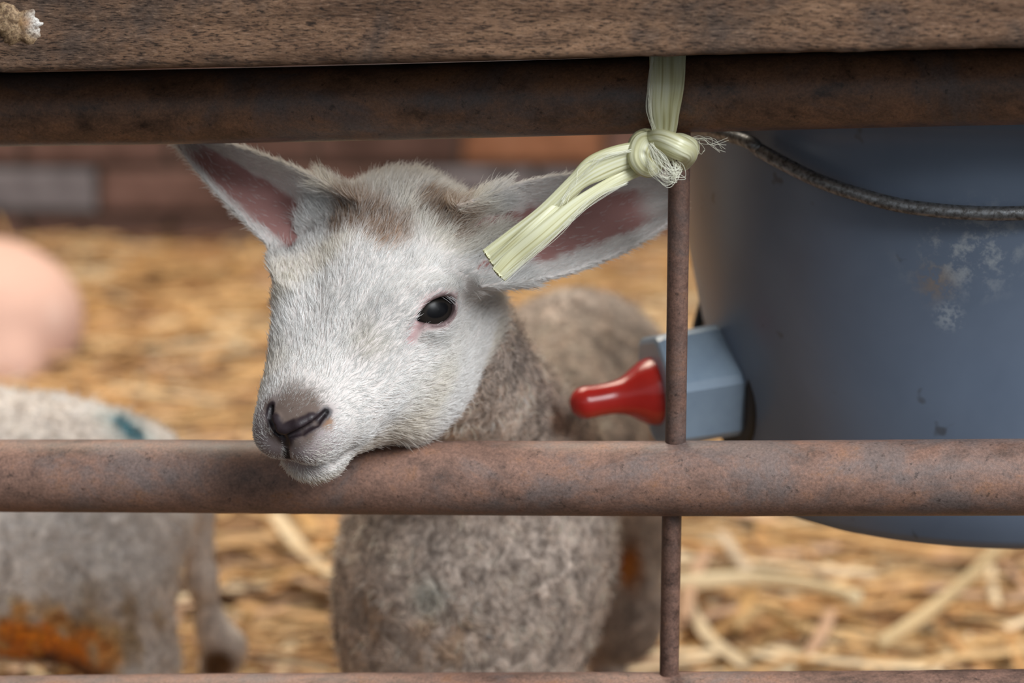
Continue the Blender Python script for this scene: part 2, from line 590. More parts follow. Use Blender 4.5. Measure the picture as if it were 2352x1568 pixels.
# knot: left turn, right turn, front bight
strand('knot', [(1540, 352, TD + .022), (1500, 322, TD + .016), (1472, 330, TD + .006), (1468, 365, TD + .0), (1492, 385, TD + .004), (1525, 362, TD + .012)],
       [30, 50, 56, 52, 46, 30], .8, 31, nf=90, depth_var=.04)
strand('knot', [(1490, 318, TD + .010), (1520, 322, TD + .000), (1556, 338, TD - .004), (1578, 352, TD + .004), (1570, 380, TD + .014)],
       [36, 50, 56, 50, 30], .85, 32, nf=90, depth_var=.04)
strand('knot', [(1538, 362, TD + .012), (1550, 326, TD + .006), (1572, 330, TD + .004), (1586, 345, TD + .008), (1566, 372, TD + .014)],
       [30, 36, 44, 40, 24], .85, 33, nf=80, depth_var=.04)
# tails
strand('tail', [(1500, 352, TD + .006), (1440, 358, TD + .002), (1370, 385, TD), (1320, 422, TD + .001), (1250, 488, TD + .003), (1180, 545, TD + .006), (1122, 590, TD + .008)],
       [44, 58, 62, 42, 38, 42, 40], [.5, .3, .26, .34, .26, .24, .24], 41, ragged=.0003)
strand('tail', [(1500, 376, TD + .010), (1440, 402, TD + .004), (1385, 431, TD + .001), (1320, 476, TD), (1245, 541, TD), (1185, 591, TD + .003), (1146, 630, TD + .004)],
       [28, 29, 28, 36, 46, 46, 42], [.5, .35, .3, .3, .24, .24, .24], 42, ragged=.0003)
strand('tail', [(1338, 428, TD + .006), (1292, 466, TD + .003), (1235, 520, TD + .001), (1185, 566, TD + .003), (1136, 610, TD + .006)],
       [12, 28, 38, 40, 36], [.3, .28, .24, .24, .24], 43, ragged=.0003)

def hair_object(name, P0, pts, rad, mat, parent=None, col=None):
    """pts: (N, k, 3) world; rad: (N, k) -> one CURVES object"""
    N, k, _ = pts.shape
    cu = bpy.data.hair_curves.new(name)
    cu.add_curves([k] * N)
    p = pts.reshape(-1, 3).astype(np.float32)
    if parent is not None:
        p = p - np.array(parent.matrix_basis.translation, dtype=np.float32)
    cu.attributes['position'].data.foreach_set('vector', p.ravel())
    ra = cu.attributes.get('radius') or cu.attributes.new('radius', 'FLOAT', 'POINT')
    ra.data.foreach_set('value', rad.reshape(-1).astype(np.float32))
    if col is not None:
        ca = cu.attributes.new('hcol', 'FLOAT_COLOR', 'CURVE')
        c4 = np.concatenate([col, np.ones((N, 1))], 1).astype(np.float32)
        ca.data.foreach_set('color', c4.ravel())
    cu.materials.append(mat)
    o = bpy.data.objects.new(name, cu)
    return link(o, parent)

t = NT('twine_fibre')
fb = t.principled((0.80, 0.80, 0.66), 0.3, spec=0.5)
tr = t.n('BsdfTransparent'); mx = t.n('MixShader'); mx.inputs[0].default_value = 0.25
t.t.links.new(fb.outputs[0], mx.inputs[1]); t.t.links.new(tr.outputs[0], mx.inputs[2]); t.t.links.new(mx.outputs[0], t.out.inputs[0])
FIB = t.m
def fibres(paths, n, jit, k=14, rad=0.00009, seed=0):
    r = np.random.default_rng(seed)
    out = []
    for i in range(n):
        base = paths[i % len(paths)]
        q = np.array([PD(*p) for p in base])
        j = r.normal(0, jit, (len(q), 3)); j[0] *= 0.4
        out.append(catmull(q + j, k))
    out = np.array(out)
    return out, np.full(out.shape[:2], rad)
a1, r1 = fibres([[(1492, 335, TD - .006), (1508, 372, TD - .008), (1528, 402, TD - .007), (1556, 404, TD - .004), (1552, 380, TD - .002), (1535, 355, TD + .001)],
                 [(1496, 330, TD - .006), (1520, 362, TD - .009), (1545, 392, TD - .008), (1562, 390, TD - .004), (1545, 365, TD)],
                 [(1486, 365, TD - .003), (1500, 395, TD - .004), (1530, 418, TD - .005), (1548, 410, TD - .003), (1540, 385, TD)]], 34, 0.0013, seed=2)
a2, r2 = fibres([[(1575, 318, TD + .006), (1610, 318, TD + .004), (1640, 324, TD + .003), (1672, 332, TD + .004)],
                 [(1580, 320, TD + .006), (1615, 320, TD + .004), (1640, 332, TD + .004), (1658, 350, TD + .006)],
                 [(1585, 318, TD + .006), (1605, 325, TD + .004), (1612, 345, TD + .004), (1610, 352, TD + .004)]], 11, 0.0012, seed=4)
a3, r3 = fibres([[(1498, 130, TD + .001), (1494, 190, TD - .006), (1493, 250, TD - .004), (1502, 300, TD + .004)]], 16, 0.0007, seed=5)
a4, r4 = fibres([[(1450, 345, TD - .002), (1390, 362, TD - .004), (1345, 390, TD - .002), (1315, 425, TD), (1290, 470, TD)],
                 [(1440, 420, TD - .002), (1360, 460, TD - .003), (1270, 540, TD - .003), (1160, 640, TD)]], 26, 0.0010, seed=6)
allf = np.concatenate([a1, a2, a3, a4]); allr = np.concatenate([r1, r2, r3, r4])
o = hair_object('loose_fibres', None, allf, allr, FIB, twine)
o['kind'] = 'stuff'

# ---- bucket
BY = gY(2240) + 0.0175 + 0.172 + 0.012
bb = P(2236, 1107, BY)                        # centre of the bottom
bucket = empty('feeding_bucket', tuple(bb))
tag(bucket, 'grey plastic bucket with wire handle and red teat, hanging behind the gate', 'bucket')
BCZ = bb[2]
def bucket_mat():
    t = NT('grey_plastic')
    c = t.coord('Object')
    a = t.noise(c, 9, 4, 0.6, 0.4)
    b = t.noise(c, 110, 5, 0.75)
    sc = t.noise(t.coord('Object', scale=(1, 1, 0.25)), 230, 3, 0.7)
    fine = t.noise(c, 420, 3, 0.6)
    base = t.ramp(a, [(0.3, (0.112, 0.146, 0.205)), (0.7, (0.150, 0.192, 0.262))])
    m1 = P(2165, 600, BY - 0.155) - bb
    d = t.dist_to(c, m1)
    near = t.ramp(d, [(0.006, 1.0), (0.032, 0.0)])
    scuff = t.math('MULTIPLY', near, t.ramp(b, [(0.50, 0.0), (0.70, 0.4)]))
    base = t.mix(scuff, base, (0.36, 0.38, 0.39))
    m2 = P(2145, 655, BY - 0.155) - bb
    near2 = t.math('MULTIPLY', t.ramp(t.dist_to(c, m2), [(0.004, 1.0), (0.013, 0.0)]), t.ramp(b, [(0.45, 0.0), (0.55, 1.0)]))
    base = t.mix(t.math('MULTIPLY', near2, 0.8), base, (0.22, 0.155, 0.10))
    m3 = P(2175, 740, BY - 0.155) - bb
    near3 = t.math('MULTIPLY', t.ramp(t.dist_to(c, m3), [(0.003, 1.0), (0.011, 0.0)]), t.ramp(fine, [(0.45, 0.0), (0.58, 0.8)]))
    base = t.mix(near3, base, (0.50, 0.54, 0.55))
    m4 = P(2250, 560, BY - 0.155) - bb
    near4 = t.math('MULTIPLY', t.ramp(t.dist_to(c, m4), [(0.006, 1.0), (0.03, 0.0)]), t.ramp(b, [(0.48, 0.0), (0.64, 0.6)]))
    base = t.mix(near4, base, (0.42, 0.45, 0.46))
    spots = t.ramp(t.noise(c, 70, 2, 0.5), [(0.70, 0.0), (0.76, 0.7)])
    base = t.mix(spots, base, (0.06, 0.06, 0.065))
    t.principled(base, t.ramp(a, [(0.3, 0.27), (0.7, 0.36)]), t.bump(fine, 0.06, 0.0006), spec=0.5)
    return t.m
GREY = bucket_mat()
hb = 0.212
R0, R1 = 0.130, 0.174
prof = [(0.0, 0.0), (0.0, R0 - 0.006), (0.0015, R0 - 0.002), (0.006, R0)]
for i in range(1, 16):
    s = i / 15
    prof.append((0.006 + s * (hb - 0.006), R0 + (R1 - R0) * s))
prof += [(hb + 0.001, R1 + 0.006), (hb + 0.010, R1 + 0.006), (hb + 0.011, R1 - 0.002), (hb, R1 - 0.004)]
for i in range(14, -1, -1):
    s = i / 15
    prof.append((0.006 + s * (hb - 0.006), R0 - 0.004 + (R1 - R0) * s))
prof.append((0.006, 0.0))
v, f = revolve(prof, bb, (0, 0, 1), 96)
mesh_obj('body', v, f, GREY, bucket)
# hook bracket from rim to the top rail
STEEL = NT('galvanised_wire')
c = STEEL.coord('Object')
sb = STEEL.noise(c, 420, 3, 0.6)
STEEL.principled(STEEL.ramp(sb, [(0.35, (0.10, 0.095, 0.09)), (0.6, (0.26, 0.265, 0.27))]), STEEL.ramp(sb, [(0.3, 0.6), (0.7, 0.35)]), STEEL.bump(sb, 0.4, 0.0006), metallic=0.85, spec=0.5)
STEEL = STEEL.m
hx = bb[0]
tr_c = P(2240, 203, gY(2240))
hk = [np.array([hx, bb[1] - R1 - 0.001, bb[2] + hb - 0.02]), np.array([hx, bb[1] - R1 - 0.005, bb[2] + hb + 0.004]),
      np.array([hx, tr_c[1] + 0.0195, tr_c[2] + 0.004]), np.array([hx, tr_c[1] + 0.012, tr_c[2] + 0.0165]), np.array([hx, tr_c[1], tr_c[2] + 0.0205]),
      np.array([hx, tr_c[1] - 0.012, tr_c[2] + 0.016])]
v, f = tube(catmull(hk, 26), 0.0025, 12)
mesh_obj('hook', v, f, STEEL, bucket)
# wire handle hanging down the front
def rim_at(ang, z, off):
    s = (z - bb[2] - 0.006) / (hb - 0.006)
    r = R0 + (R1 - R0) * s + off
    return np.array([bb[0] + r * math.cos(ang), bb[1] + r * math.sin(ang), z])
def front_at(px, py, off):
    """point on the bucket's front surface seen at (px, py), lifted by off"""
    d = ray(px, py)
    lo = None
    for k in np.linspace(1.05, 1.5, 1800):
        p = CAM + d * k
        s = (p[2] - bb[2] - 0.006) / (hb - 0.006)
        if s < 0: continue
        if math.hypot(p[0] - bb[0], p[1] - bb[1]) < R0 + (R1 - R0) * s + off:
            return p
    return None
hp = [(1700, 318), (1745, 345), (1800, 376), (1880, 415), (1960, 443), (2060, 470), (2160, 484), (2260, 490), (2352, 489), (2450, 482), (2560, 462), (2680, 425), (2790, 360)]
pts = [front_at(x, y, 0.0075) for x, y in hp]
pts = [p for p in pts if p is not None]
first = rim_at(math.radians(188), bb[2] + hb - 0.012, 0.004)
pts = [first] + pts
v, f = tube(catmull(pts, 90), 0.0034, 16)
h = mesh_obj('handle', v, f, STEEL, bucket)
h['label'] = 'dull steel wire handle'
# teat: washer, hexagonal nut and red rubber teat on the bucket's left side
nb = P(1643, 875, BY - 0.03)                # where it leaves the bucket wall
tip = P(1310, 930, BY - 0.052)
ax = tip - nb; L = np.linalg.norm(ax); ax /= L
depn = (nb - CAM) @ FW
px2m = depn / FPX
BLACK = simple_mat('black_rubber', (0.012, 0.012, 0.013), 0.5)
NUTM = NT('blue_grey_plastic')
nn = NUTM.noise(NUTM.coord('Object'), 60, 3, 0.6)
NUTM.principled(NUTM.ramp(nn, [(0.3, (0.22, 0.30, 0.40)), (0.7, (0.27, 0.36, 0.46))]), 0.32, spec=0.5)
NUTM = NUTM.m
def hexnut():
    # hexagonal prism with an edge toward the camera
    side = np.cross(ax, FW); side /= np.linalg.norm(side)        # roughly vertical
    frn = np.cross(side, ax)
    if frn @ FW > 0: frn = -frn
    ring = []
    t0, t1 = -0.006, 0.034
    R = 0.0315
    for tt, rr in ((t0, R * 1.0), (t0 + 0.003, R * 1.03), (t1 - 0.004, R), (t1 - 0.001, R * 0.96), (t1, R * 0.88), (t1 + 0.0, R * 0.5)):
        for j in range(6):
            a0 = j * math.pi / 3
            for d in (-0.075, 0.075):
                a = a0 + d
                ring.append(nb + ax * tt + rr * (math.cos(a) * frn + math.sin(a) * side))
    V = np.array(ring)
    F = grid_faces(6, 12, wrap_m=True)
    F.append(tuple(range(12))); F.append(tuple(60 + j for j in range(12))[::-1])
    o = mesh_obj('teat_nut', V, F, NUTM, bucket, smooth=False)
    o['label'] = 'blue-grey hexagonal plastic nut'
    return o
nut = hexnut()
v, f = revolve([(-0.016, 0.0), (-0.016, 0.037), (-0.007, 0.0385), (-0.005, 0.037), (-0.005, 0.0)], nb, ax, 40)
w_ = mesh_obj('washer', v, f, BLACK, bucket)
w_['label'] = 'black rubber washer'
RED = NT('red_rubber')
rn = RED.noise(RED.coord('Object'), 90, 3, 0.5)
RED.principled(RED.ramp(rn, [(0.3, (0.40, 0.016, 0.012)), (0.7, (0.47, 0.024, 0.017))]), 0.24, spec=0.55, **{'Subsurface Weight': 0.15, 'Subsurface Radius': (0.006, 0.001, 0.001)})
RED = RED.m
prof = [(0.030, 0.0180), (0.036, 0.0176), (0.040, 0.0163), (0.044, 0.0138), (0.048, 0.0112), (0.052, 0.0093), (0.056, 0.0084), (0.060, 0.0081)]
for s in np.linspace(0.065, L - 0.0085, 6):
    prof.append((s, 0.0081 + 0.0004 * (s - 0.065) / (L - 0.0735)))
for a in np.linspace(0.15, math.pi / 2, 10):
    prof.append((L - 0.0085 + 0.0085 * math.sin(a), max(0.0085 * math.cos(a), 0.0003)))
v, f = revolve(prof, nb, ax, 48)
te = mesh_obj('teat', v, f, RED, bucket)
te['label'] = 'red rubber feeding teat'
# black clip behind the nut
pc = [P(1614, 672, BY + 0.03), P(1636, 735, BY + 0.03), P(1652, 800, BY + 0.03), P(1592, 756, BY + 0.03)]
V = np.array(pc + [p + np.array([0, 0.008, 0]) for p in pc])
cl = mesh_obj('clip', V, [(0, 3, 2, 1), (4, 5, 6, 7), (0, 1, 5, 4), (1, 2, 6, 5), (2, 3, 7, 6), (3, 0, 4, 7)], BLACK, bucket, smooth=False)
cl['label'] = 'black plastic clip'
# ================================================================== LAMBS (signed distance field -> one continuous mesh each)
class Field:
    def __init__(self, axes):
        self.ax = [np.asarray(a, np.float32) for a in axes]
        self.ops = []
    def add(self, fn, lo, hi, k=0.0, mode='add'):
        self.ops.append((fn, np.asarray(lo, float), np.asarray(hi, float), k, mode))
    @staticmethod
    def comb(a, b, k, mode):
        if mode == 'add':
            if k <= 0: return np.minimum(a, b)
            h = np.maximum(k - np.abs(a - b), 0) / k
            return np.minimum(a, b) - h * h * k * 0.25
        nb_ = -b
        if k <= 0: return np.maximum(a, nb_)
        h = np.maximum(k - np.abs(a - nb_), 0) / k
        return np.maximum(a, nb_) + h * h * k * 0.25
    def grid(self):
        X, Y, Z = self.ax
        D = np.full((len(X), len(Y), len(Z)), 0.5, np.float32)
        for fn, lo, hi, k, mode in self.ops:
            m = k + 0.012
            sl = []
            for a, l, h in zip(self.ax, lo, hi):
                i0, i1 = np.searchsorted(a, l - m), np.searchsorted(a, h + m)
                sl.append(slice(i0, i1))
            if any(s.stop <= s.start for s in sl): continue
            x = X[sl[0]][:, None, None]; y = Y[sl[1]][None, :, None]; z = Z[sl[2]][None, None, :]
            sub = D[sl[0], sl[1], sl[2]]
            d = fn(x, y, z)
            D[sl[0], sl[1], sl[2]] = self.comb(sub, d.astype(np.float32), k, mode)
        return D
    def at(self, p):
        D = np.full(len(p), 0.5)
        for fn, lo, hi, k, mode in self.ops:
            m = k + 0.012
            s = np.all((p > lo - m) & (p < hi + m), axis=1)
            if not s.any(): continue
            q = p[s]
            D[s] = self.comb(D[s], fn(q[:, 0], q[:, 1], q[:, 2]), k, mode)
        return D
    def grad(self, p, h=0.0006):
        g = np.stack([self.at(p + np.eye(3)[i] * h) - self.at(p - np.eye(3)[i] * h) for i in range(3)], 1) / (2 * h)
        return g
    def mesh(self):
        D = self.grid()
        X, Y, Z = self.ax
        S = D < 0
        nx, ny, nz = D.shape
        cnt = np.zeros((nx - 1, ny - 1, nz - 1), np.int8)
        for dx in (0, 1):
            for dy in (0, 1):
                for dz in (0, 1):
                    cnt += S[dx:nx - 1 + dx, dy:ny - 1 + dy, dz:nz - 1 + dz]
        act = (cnt > 0) & (cnt < 8)
        I, J, K = np.nonzero(act)
        idx = np.full(act.shape, -1, np.int32)
        idx[I, J, K] = np.arange(len(I))
        cor = {}
        for dx in (0, 1):
            for dy in (0, 1):
                for dz in (0, 1):
                    cor[dx, dy, dz] = D[I + dx, J + dy, K + dz].astype(float)
        acc = np.zeros((len(I), 3)); n = np.zeros(len(I))
        lo = np.stack([X[I], Y[J], Z[K]], 1).astype(float)
        st = np.stack([X[I + 1], Y[J + 1], Z[K + 1]], 1) - lo
        for a in range(3):
            o1, o2 = [b for b in range(3) if b != a]
            for u in (0, 1):
                for v in (0, 1):
                    c0 = [0, 0, 0]; c0[o1] = u; c0[o2] = v
                    c1 = list(c0); c1[a] = 1
                    d0, d1 = cor[tuple(c0)], cor[tuple(c1)]
                    m = (d0 < 0) != (d1 < 0)
                    tt = np.where(m, d0 / np.where(d0 == d1, 1, d0 - d1), 0)
                    q = np.tile(np.array(c0, float), (len(I), 1)); q[:, a] = tt
                    acc[m] += q[m]; n[m] += 1
        V = lo + st * acc / n[:, None]
        F = []
        for a in range(3):
            o1, o2 = [(1, 2), (2, 0), (0, 1)][a]
            sl0 = [slice(None)] * 3; sl1 = [slice(None)] * 3
            sl0[a] = slice(0, -1); sl1[a] = slice(1, None)
            s0, s1 = S[tuple(sl0)], S[tuple(sl1)]
            E = s0 != s1
            E = E.copy()
            for o in (o1, o2):
                s_ = [slice(None)] * 3
                s_[o] = 0; E[tuple(s_)] = False
                s_[o] = -1; E[tuple(s_)] = False
            e = np.stack(np.nonzero(E), 1)
            flip = s0[E]
            def cell(d1, d2):
                c = e.copy(); c[:, o1] -= d1; c[:, o2] -= d2
                return idx[c[:, 0], c[:, 1], c[:, 2]]
            q = np.stack([cell(1, 1), cell(0, 1), cell(0, 0), cell(1, 0)], 1)
            q[~flip] = q[~flip][:, ::-1]
            F.append(q)
        F = np.concatenate(F)
        for _ in range(2):
            d = self.at(V); g = self.grad(V)
            g2 = np.maximum((g * g).sum(1), 0.15)
            stp = -(d / g2)[:, None] * g
            ln = np.linalg.norm(stp, axis=1)
            stp *= np.minimum(1, 0.0015 / np.maximum(ln, 1e-9))[:, None]
            V = V + stp * 0.8
        return V, F

def axis_coords(segs):
    """segs: list of (start, end, step) joined"""
    out = []
    for a, b, s in segs:
        n = max(int(round((b - a) / s)), 1)
        out.append(np.linspace(a, b, n, endpoint=False))
    out.append([segs[-1][1]])
    return np.concatenate(out)

# primitives in world metres -> (fn, lo, hi)
def cone(a, b, ra, rb):
    a, b = np.asarray(a, float), np.asarray(b, float)
    ab = b - a; l2 = ab @ ab
    def fn(x, y, z):
        px, py, pz = x - a[0], y - a[1], z - a[2]
        t = np.clip((px * ab[0] + py * ab[1] + pz * ab[2]) / l2, 0, 1)
        return np.sqrt((px - ab[0] * t) ** 2 + (py - ab[1] * t) ** 2 + (pz - ab[2] * t) ** 2) - (ra + (rb - ra) * t)
    return fn, np.minimum(a - ra, b - rb), np.maximum(a + ra, b + rb)

def ell(c, r, B=None):
    """ellipsoid; B rows = its axes in world"""
    c = np.asarray(c, float); r = np.asarray(r, float)
    B = np.eye(3) if B is None else np.asarray(B, float)
    ext = np.sqrt(((B * r[:, None]) ** 2).sum(0))
    def fn(x, y, z):
        px, py, pz = x - c[0], y - c[1], z - c[2]
        q = [px * B[i][0] + py * B[i][1] + pz * B[i][2] for i in range(3)]
        k0 = np.sqrt(sum((q[i] / r[i]) ** 2 for i in range(3))) + 1e-9
        k1 = np.sqrt(sum((q[i] / r[i] ** 2) ** 2 for i in range(3))) + 1e-9
        return k0 * (k0 - 1) / k1
    return fn, c - ext, c + ext

def hit(px, py, field, d0=0.95, d1=1.9):
    r = ray(px, py); r = r / np.linalg.norm(r)
    tt = d0
    for _ in range(200):
        d = field.at((CAM + r * tt)[None])[0]
        if d < 0.0003: return CAM + r * tt
        tt += max(min(d * 0.7, 0.02), 0.0004)
        if tt > d1: return None
    return None

class Head:
    """head frame: f = poll to nose, l = lamb's left, u = dorsal; millimetres around the point between the eyes"""
    def __init__(self, M, Fv, Lv, scale=1.0):
        Fv = np.asarray(Fv, float); Fv /= np.linalg.norm(Fv)
        Lv = np.asarray(Lv, float); Lv = Lv - (Lv @ Fv) * Fv; Lv /= np.linalg.norm(Lv)
        U = np.cross(Fv, Lv)
        if U @ np.array([0, -1.0, 1.0]) < 0: U = -U
        self.M, self.B, self.s = np.asarray(M, float), np.array([Fv, Lv, U]), 0.001 * scale
    def w(self, f, l, u):
        return self.M + (np.array([f, l, u]) * self.s) @ self.B
    def d(self, f, l, u):
        v = np.array([f, l, u], float) @ self.B
        return v / np.linalg.norm(v)
    def loc(self, p):
        return ((p - self.M) @ self.B.T) / self.s
    def E(self, c, r, rot=None):
        return ell(self.w(*c), np.array(r) * self.s, self.B if rot is None else rot @ self.B)
    def C(self, a, b, ra, rb):
        return cone(self.w(*a), self.w(*b), ra * self.s, rb * self.s)

EYE_C = np.array([-2.0, 33.0, -6.5])
EYE_R = 12.0
EYE_N = np.array([0.24, 0.83, 0.50]); EYE_N /= np.linalg.norm(EYE_N)
def eye_frame(sgn):
    n = EYE_N * np.array([1, sgn, 1])
    a = -0.80 * np.array([1, 0, 0]) - 0.60 * np.array([0, 0, 1])
    a = a - (a @ n) * n; a /= np.linalg.norm(a)
    b = np.cross(n, a)
    return n, a, b

def head_ops(Fd, hd, detail=True):
    s = 0.001
    A = lambda prim, k, mode='add': Fd.add(*prim, k * s, mode)
    A(hd.E((-31, 0, -17), (40, 36, 35)), 0)
    A(hd.E((-56, 0, -12), (17, 26, 19)), 14)
    A(hd.E((-8, 0, -9), (32, 32, 22)), 14)
    A(hd.C((-4, 0, -10), (60, 0, -9), 21, 14.5), 16)
    for g in (1, -1):
        A(hd.C((8, g * 20, -22), (52, g * 12.5, -19), 19, 14.5), 16)
        A(hd.E((2, g * 24, -44), (39, 18, 30)), 18)
        A(hd.C((-14, g * 32, 2), (6, g * 30, 5), 8, 7), 12)
        A(hd.E((13, g * 23, -1), (18, 10, 10)), 12)
        A(hd.E((34, g * 16, -11), (24, 12, 12)), 14)
    A(hd.E((62, 0, -9), (22, 20, 15)), 12)
    A(hd.E((69, 0, 1), (13.5, 12.5, 7.5)), 6)
    for g in (1, -1):
        A(hd.E((71, g * 9.0, -8.5), (15.0, 11.5, 12.5)), 6)
        A(hd.C((60, g * 5, -31), (2, g * 18, -56), 9, 17), 12)
    A(hd.E((69, 0, -28), (15, 16, 12.5)), 4)
    if not detail:
        for g in (1, -1):
            A(hd.E(EYE_C * [1, g, 1], (13.5, 13.5, 13.5)), 6)
        return
    for g in (1, -1):
        n, a, b = eye_frame(g)
        c = EYE_C * [1, g, 1]
        A(hd.E(c, (EYE_R + 2.4,) * 3), 7)
        # brow fold above the eye and fold below it
        up = b if b[2] > 0 else -b
        q0, q1, q2 = c + n * 10.5 + up * 9.5 - a * 8, c + n * 11.5 + up * 9.5, c + n * 9 + up * 7 + a * 11
        A(hd.C(q0, q1, 3.0, 3.6), 5); A(hd.C(q1, q2, 3.6, 3.0), 5)
        # almond opening
        hw, hh = 11.0, 5.9
        R = (hh * hh + hw * hw) / (2 * hh)
        cw = hd.w(*c); nw, aw, bw = (v @ hd.B for v in (n, a, b))
        def almond(x, y, z, cw=cw, nw=nw, aw=aw, bw=bw, R=R, hh=hh):
            px, py, pz = x - cw[0], y - cw[1], z - cw[2]
            dn = px * nw[0] + py * nw[1] + pz * nw[2]
            da = px * aw[0] + py * aw[1] + pz * aw[2]
            db = px * bw[0] + py * bw[1] + pz * bw[2]
            o = (R - hh) * s
            d1 = np.sqrt(da ** 2 + (db - o) ** 2) - R * s
            d2 = np.sqrt(da ** 2 + (db + o) ** 2) - R * s
            return np.maximum(np.maximum(d1, d2), 0.004 - dn)
        pc = hd.w(*(c + n * 12))
        Fd.add(almond, pc - 0.013, pc + 0.013, 0.0012, 'sub')
        # tear furrow from the inner corner toward the nose
        i0, i1, i2 = c - a * 9.5 + n * 11.2, c - a * 13.5 + n * 10.5 - up * 4.0, c - a * 17 + n * 8.6 - up * 9
        A(hd.C(i0, i1, 1.9, 2.0), 3, 'sub'); A(hd.C(i1, i2, 2.0, 1.6), 3, 'sub')
    for g in (1, -1):
        # nostrils: comma-shaped slits
        for (p0, p1) in zip(MOUTH[:-1], MOUTH[1:]):
            A(hd.C((p0[0], g * p0[1], p0[2]), (p1[0], g * p1[1], p1[2]), 1.5, 1.5), 3, 'sub')
    # nose leather: find where the nostrils and the philtrum lie on the finished muzzle
    for nm, pix in NOSE_PIX.items():
        NOSE[nm] = [hd.loc(h) for h in (hit(x, y, Fd) for x, y in pix) if h is not None]
    ctr = np.array([66.0, 0, -8])
    def inset(p, k):
        v = ctr - p
        return p + v / np.linalg.norm(v) * k
    for nm in ('lobe_near', 'lobe_far'):
        c_ = NOSE[nm]
        for p0, p1 in zip(c_[:-1], c_[1:]):
            A(hd.C(inset(p0, 1.3), inset(p1, 1.3), 2.5, 2.5), 2.2)
    for nm in ('slit_near', 'slit_far'):
        c_ = NOSE[nm]; rr = [0.9, 1.7, 1.6, 0.8]
        for i_, (p0, p1) in enumerate(zip(c_[:-1], c_[1:])):
            A(hd.C(inset(p0, 0.5), inset(p1, 0.5), rr[i_], rr[i_ + 1]), 1.0, 'sub')
    c_ = NOSE['phil']
    for p0, p1 in zip(c_[:-1], c_[1:]):
        A(hd.C(p0, p1, 1.1, 0.8), 2.0, 'sub')

NOSE = {}
NOSE_PIX = dict(slit_near=[(664, 1001), (691, 991), (727, 970), (750, 944)], slit_far=[(645, 1000), (628, 981), (619, 957), (622, 934)],
                lobe_near=[(657, 986), (686, 976), (714, 961)], lobe_far=[(641, 985), (632, 962)],
                phil=[(654, 1008), (656, 1032), (660, 1055)])
MOUTH = [(88, 0, -15.5), (86, 8, -18.0), (77, 15, -24.0), (67, 19.0, -26.0), (55, 22.5, -29.0)]

def chain_dist(q, pts, g=1):
    pts = [np.array([p[0], g * p[1], p[2]], float) for p in pts]
    return np.min([seg_dist(q, a, b) for a, b in zip(pts[:-1], pts[1:])], axis=0)

class Ear:
    """leaf-shaped cupped ear: A base->tip, Wd across, N opening"""
    def __init__(self, base, tip, wdir, length_w, cup, th=0.0022, bend=0.0, taper=0.0):
        self.taper = taper
        self.base = np.asarray(base, float)
        a = np.asarray(tip, float) - self.base
        self.L = np.linalg.norm(a); self.A = a / self.L
        w = np.asarray(wdir, float); w = w - (w @ self.A) * self.A; self.W = w / np.linalg.norm(w)
        self.N = np.cross(self.A, self.W)
        if self.N[1] > 0: self.N = -self.N
        self.w, self.cup, self.th, self.bend = length_w, cup, th, bend
    def loc(self, p):
        q = p - self.base
        return q @ self.A, q @ self.W, q @ self.N
    def half(self, t):
        t = np.clip(t, 0, 1)
        if self.taper:
            return self.w * np.clip(1 - t, 0, None) ** 0.72 * (1 - 0.12 * (1 - t) ** 5)
        return self.w * np.sqrt(np.clip(1 - ((t - 0.34) / 0.67) ** 2, 0, None)) * (1 - 0.15 * np.clip(t - 0.34, 0, 1))
    def prim(self):
        b, A, Wd, N = self.base, self.A, self.W, self.N
        def fn(x, y, z):
            px, py, pz = x - b[0], y - b[1], z - b[2]
            ta = px * A[0] + py * A[1] + pz * A[2]
            sw = px * Wd[0] + py * Wd[1] + pz * Wd[2]
            nn_ = px * N[0] + py * N[1] + pz * N[2]
            t = ta / self.L
            hw = self.half(t)
            r = np.clip(sw / np.maximum(hw, 1e-4), -1.3, 1.3)
            cup = self.cup * (1 - 0.35 * np.clip(t, 0, 1))
            n0 = cup * r * r + self.bend * np.clip(t, 0, 1.2) ** 2 - 0.010 * np.clip(1 - t / 0.25, 0, 1) * 0
            slope = np.sqrt(1 + (2 * cup * r / np.maximum(hw, 0.006)) ** 2)
            d1 = np.abs(nn_ - n0) / slope - self.th
            d2 = (np.abs(sw) - hw) * 0.9
            d3 = np.maximum(-ta - 0.004, ta - self.L * 1.0)
            k = 0.0022
            m = np.maximum(d1, d2)
            h = np.maximum(k - np.abs(d1 - d2), 0) / k
            return np.maximum(m + h * h * k * 0.25, d3)
        e = self.w + abs(self.cup) + abs(self.bend) + 0.006
        tip = b + A * self.L
        return fn, np.minimum(b, tip) - e, np.maximum(b, tip) + e

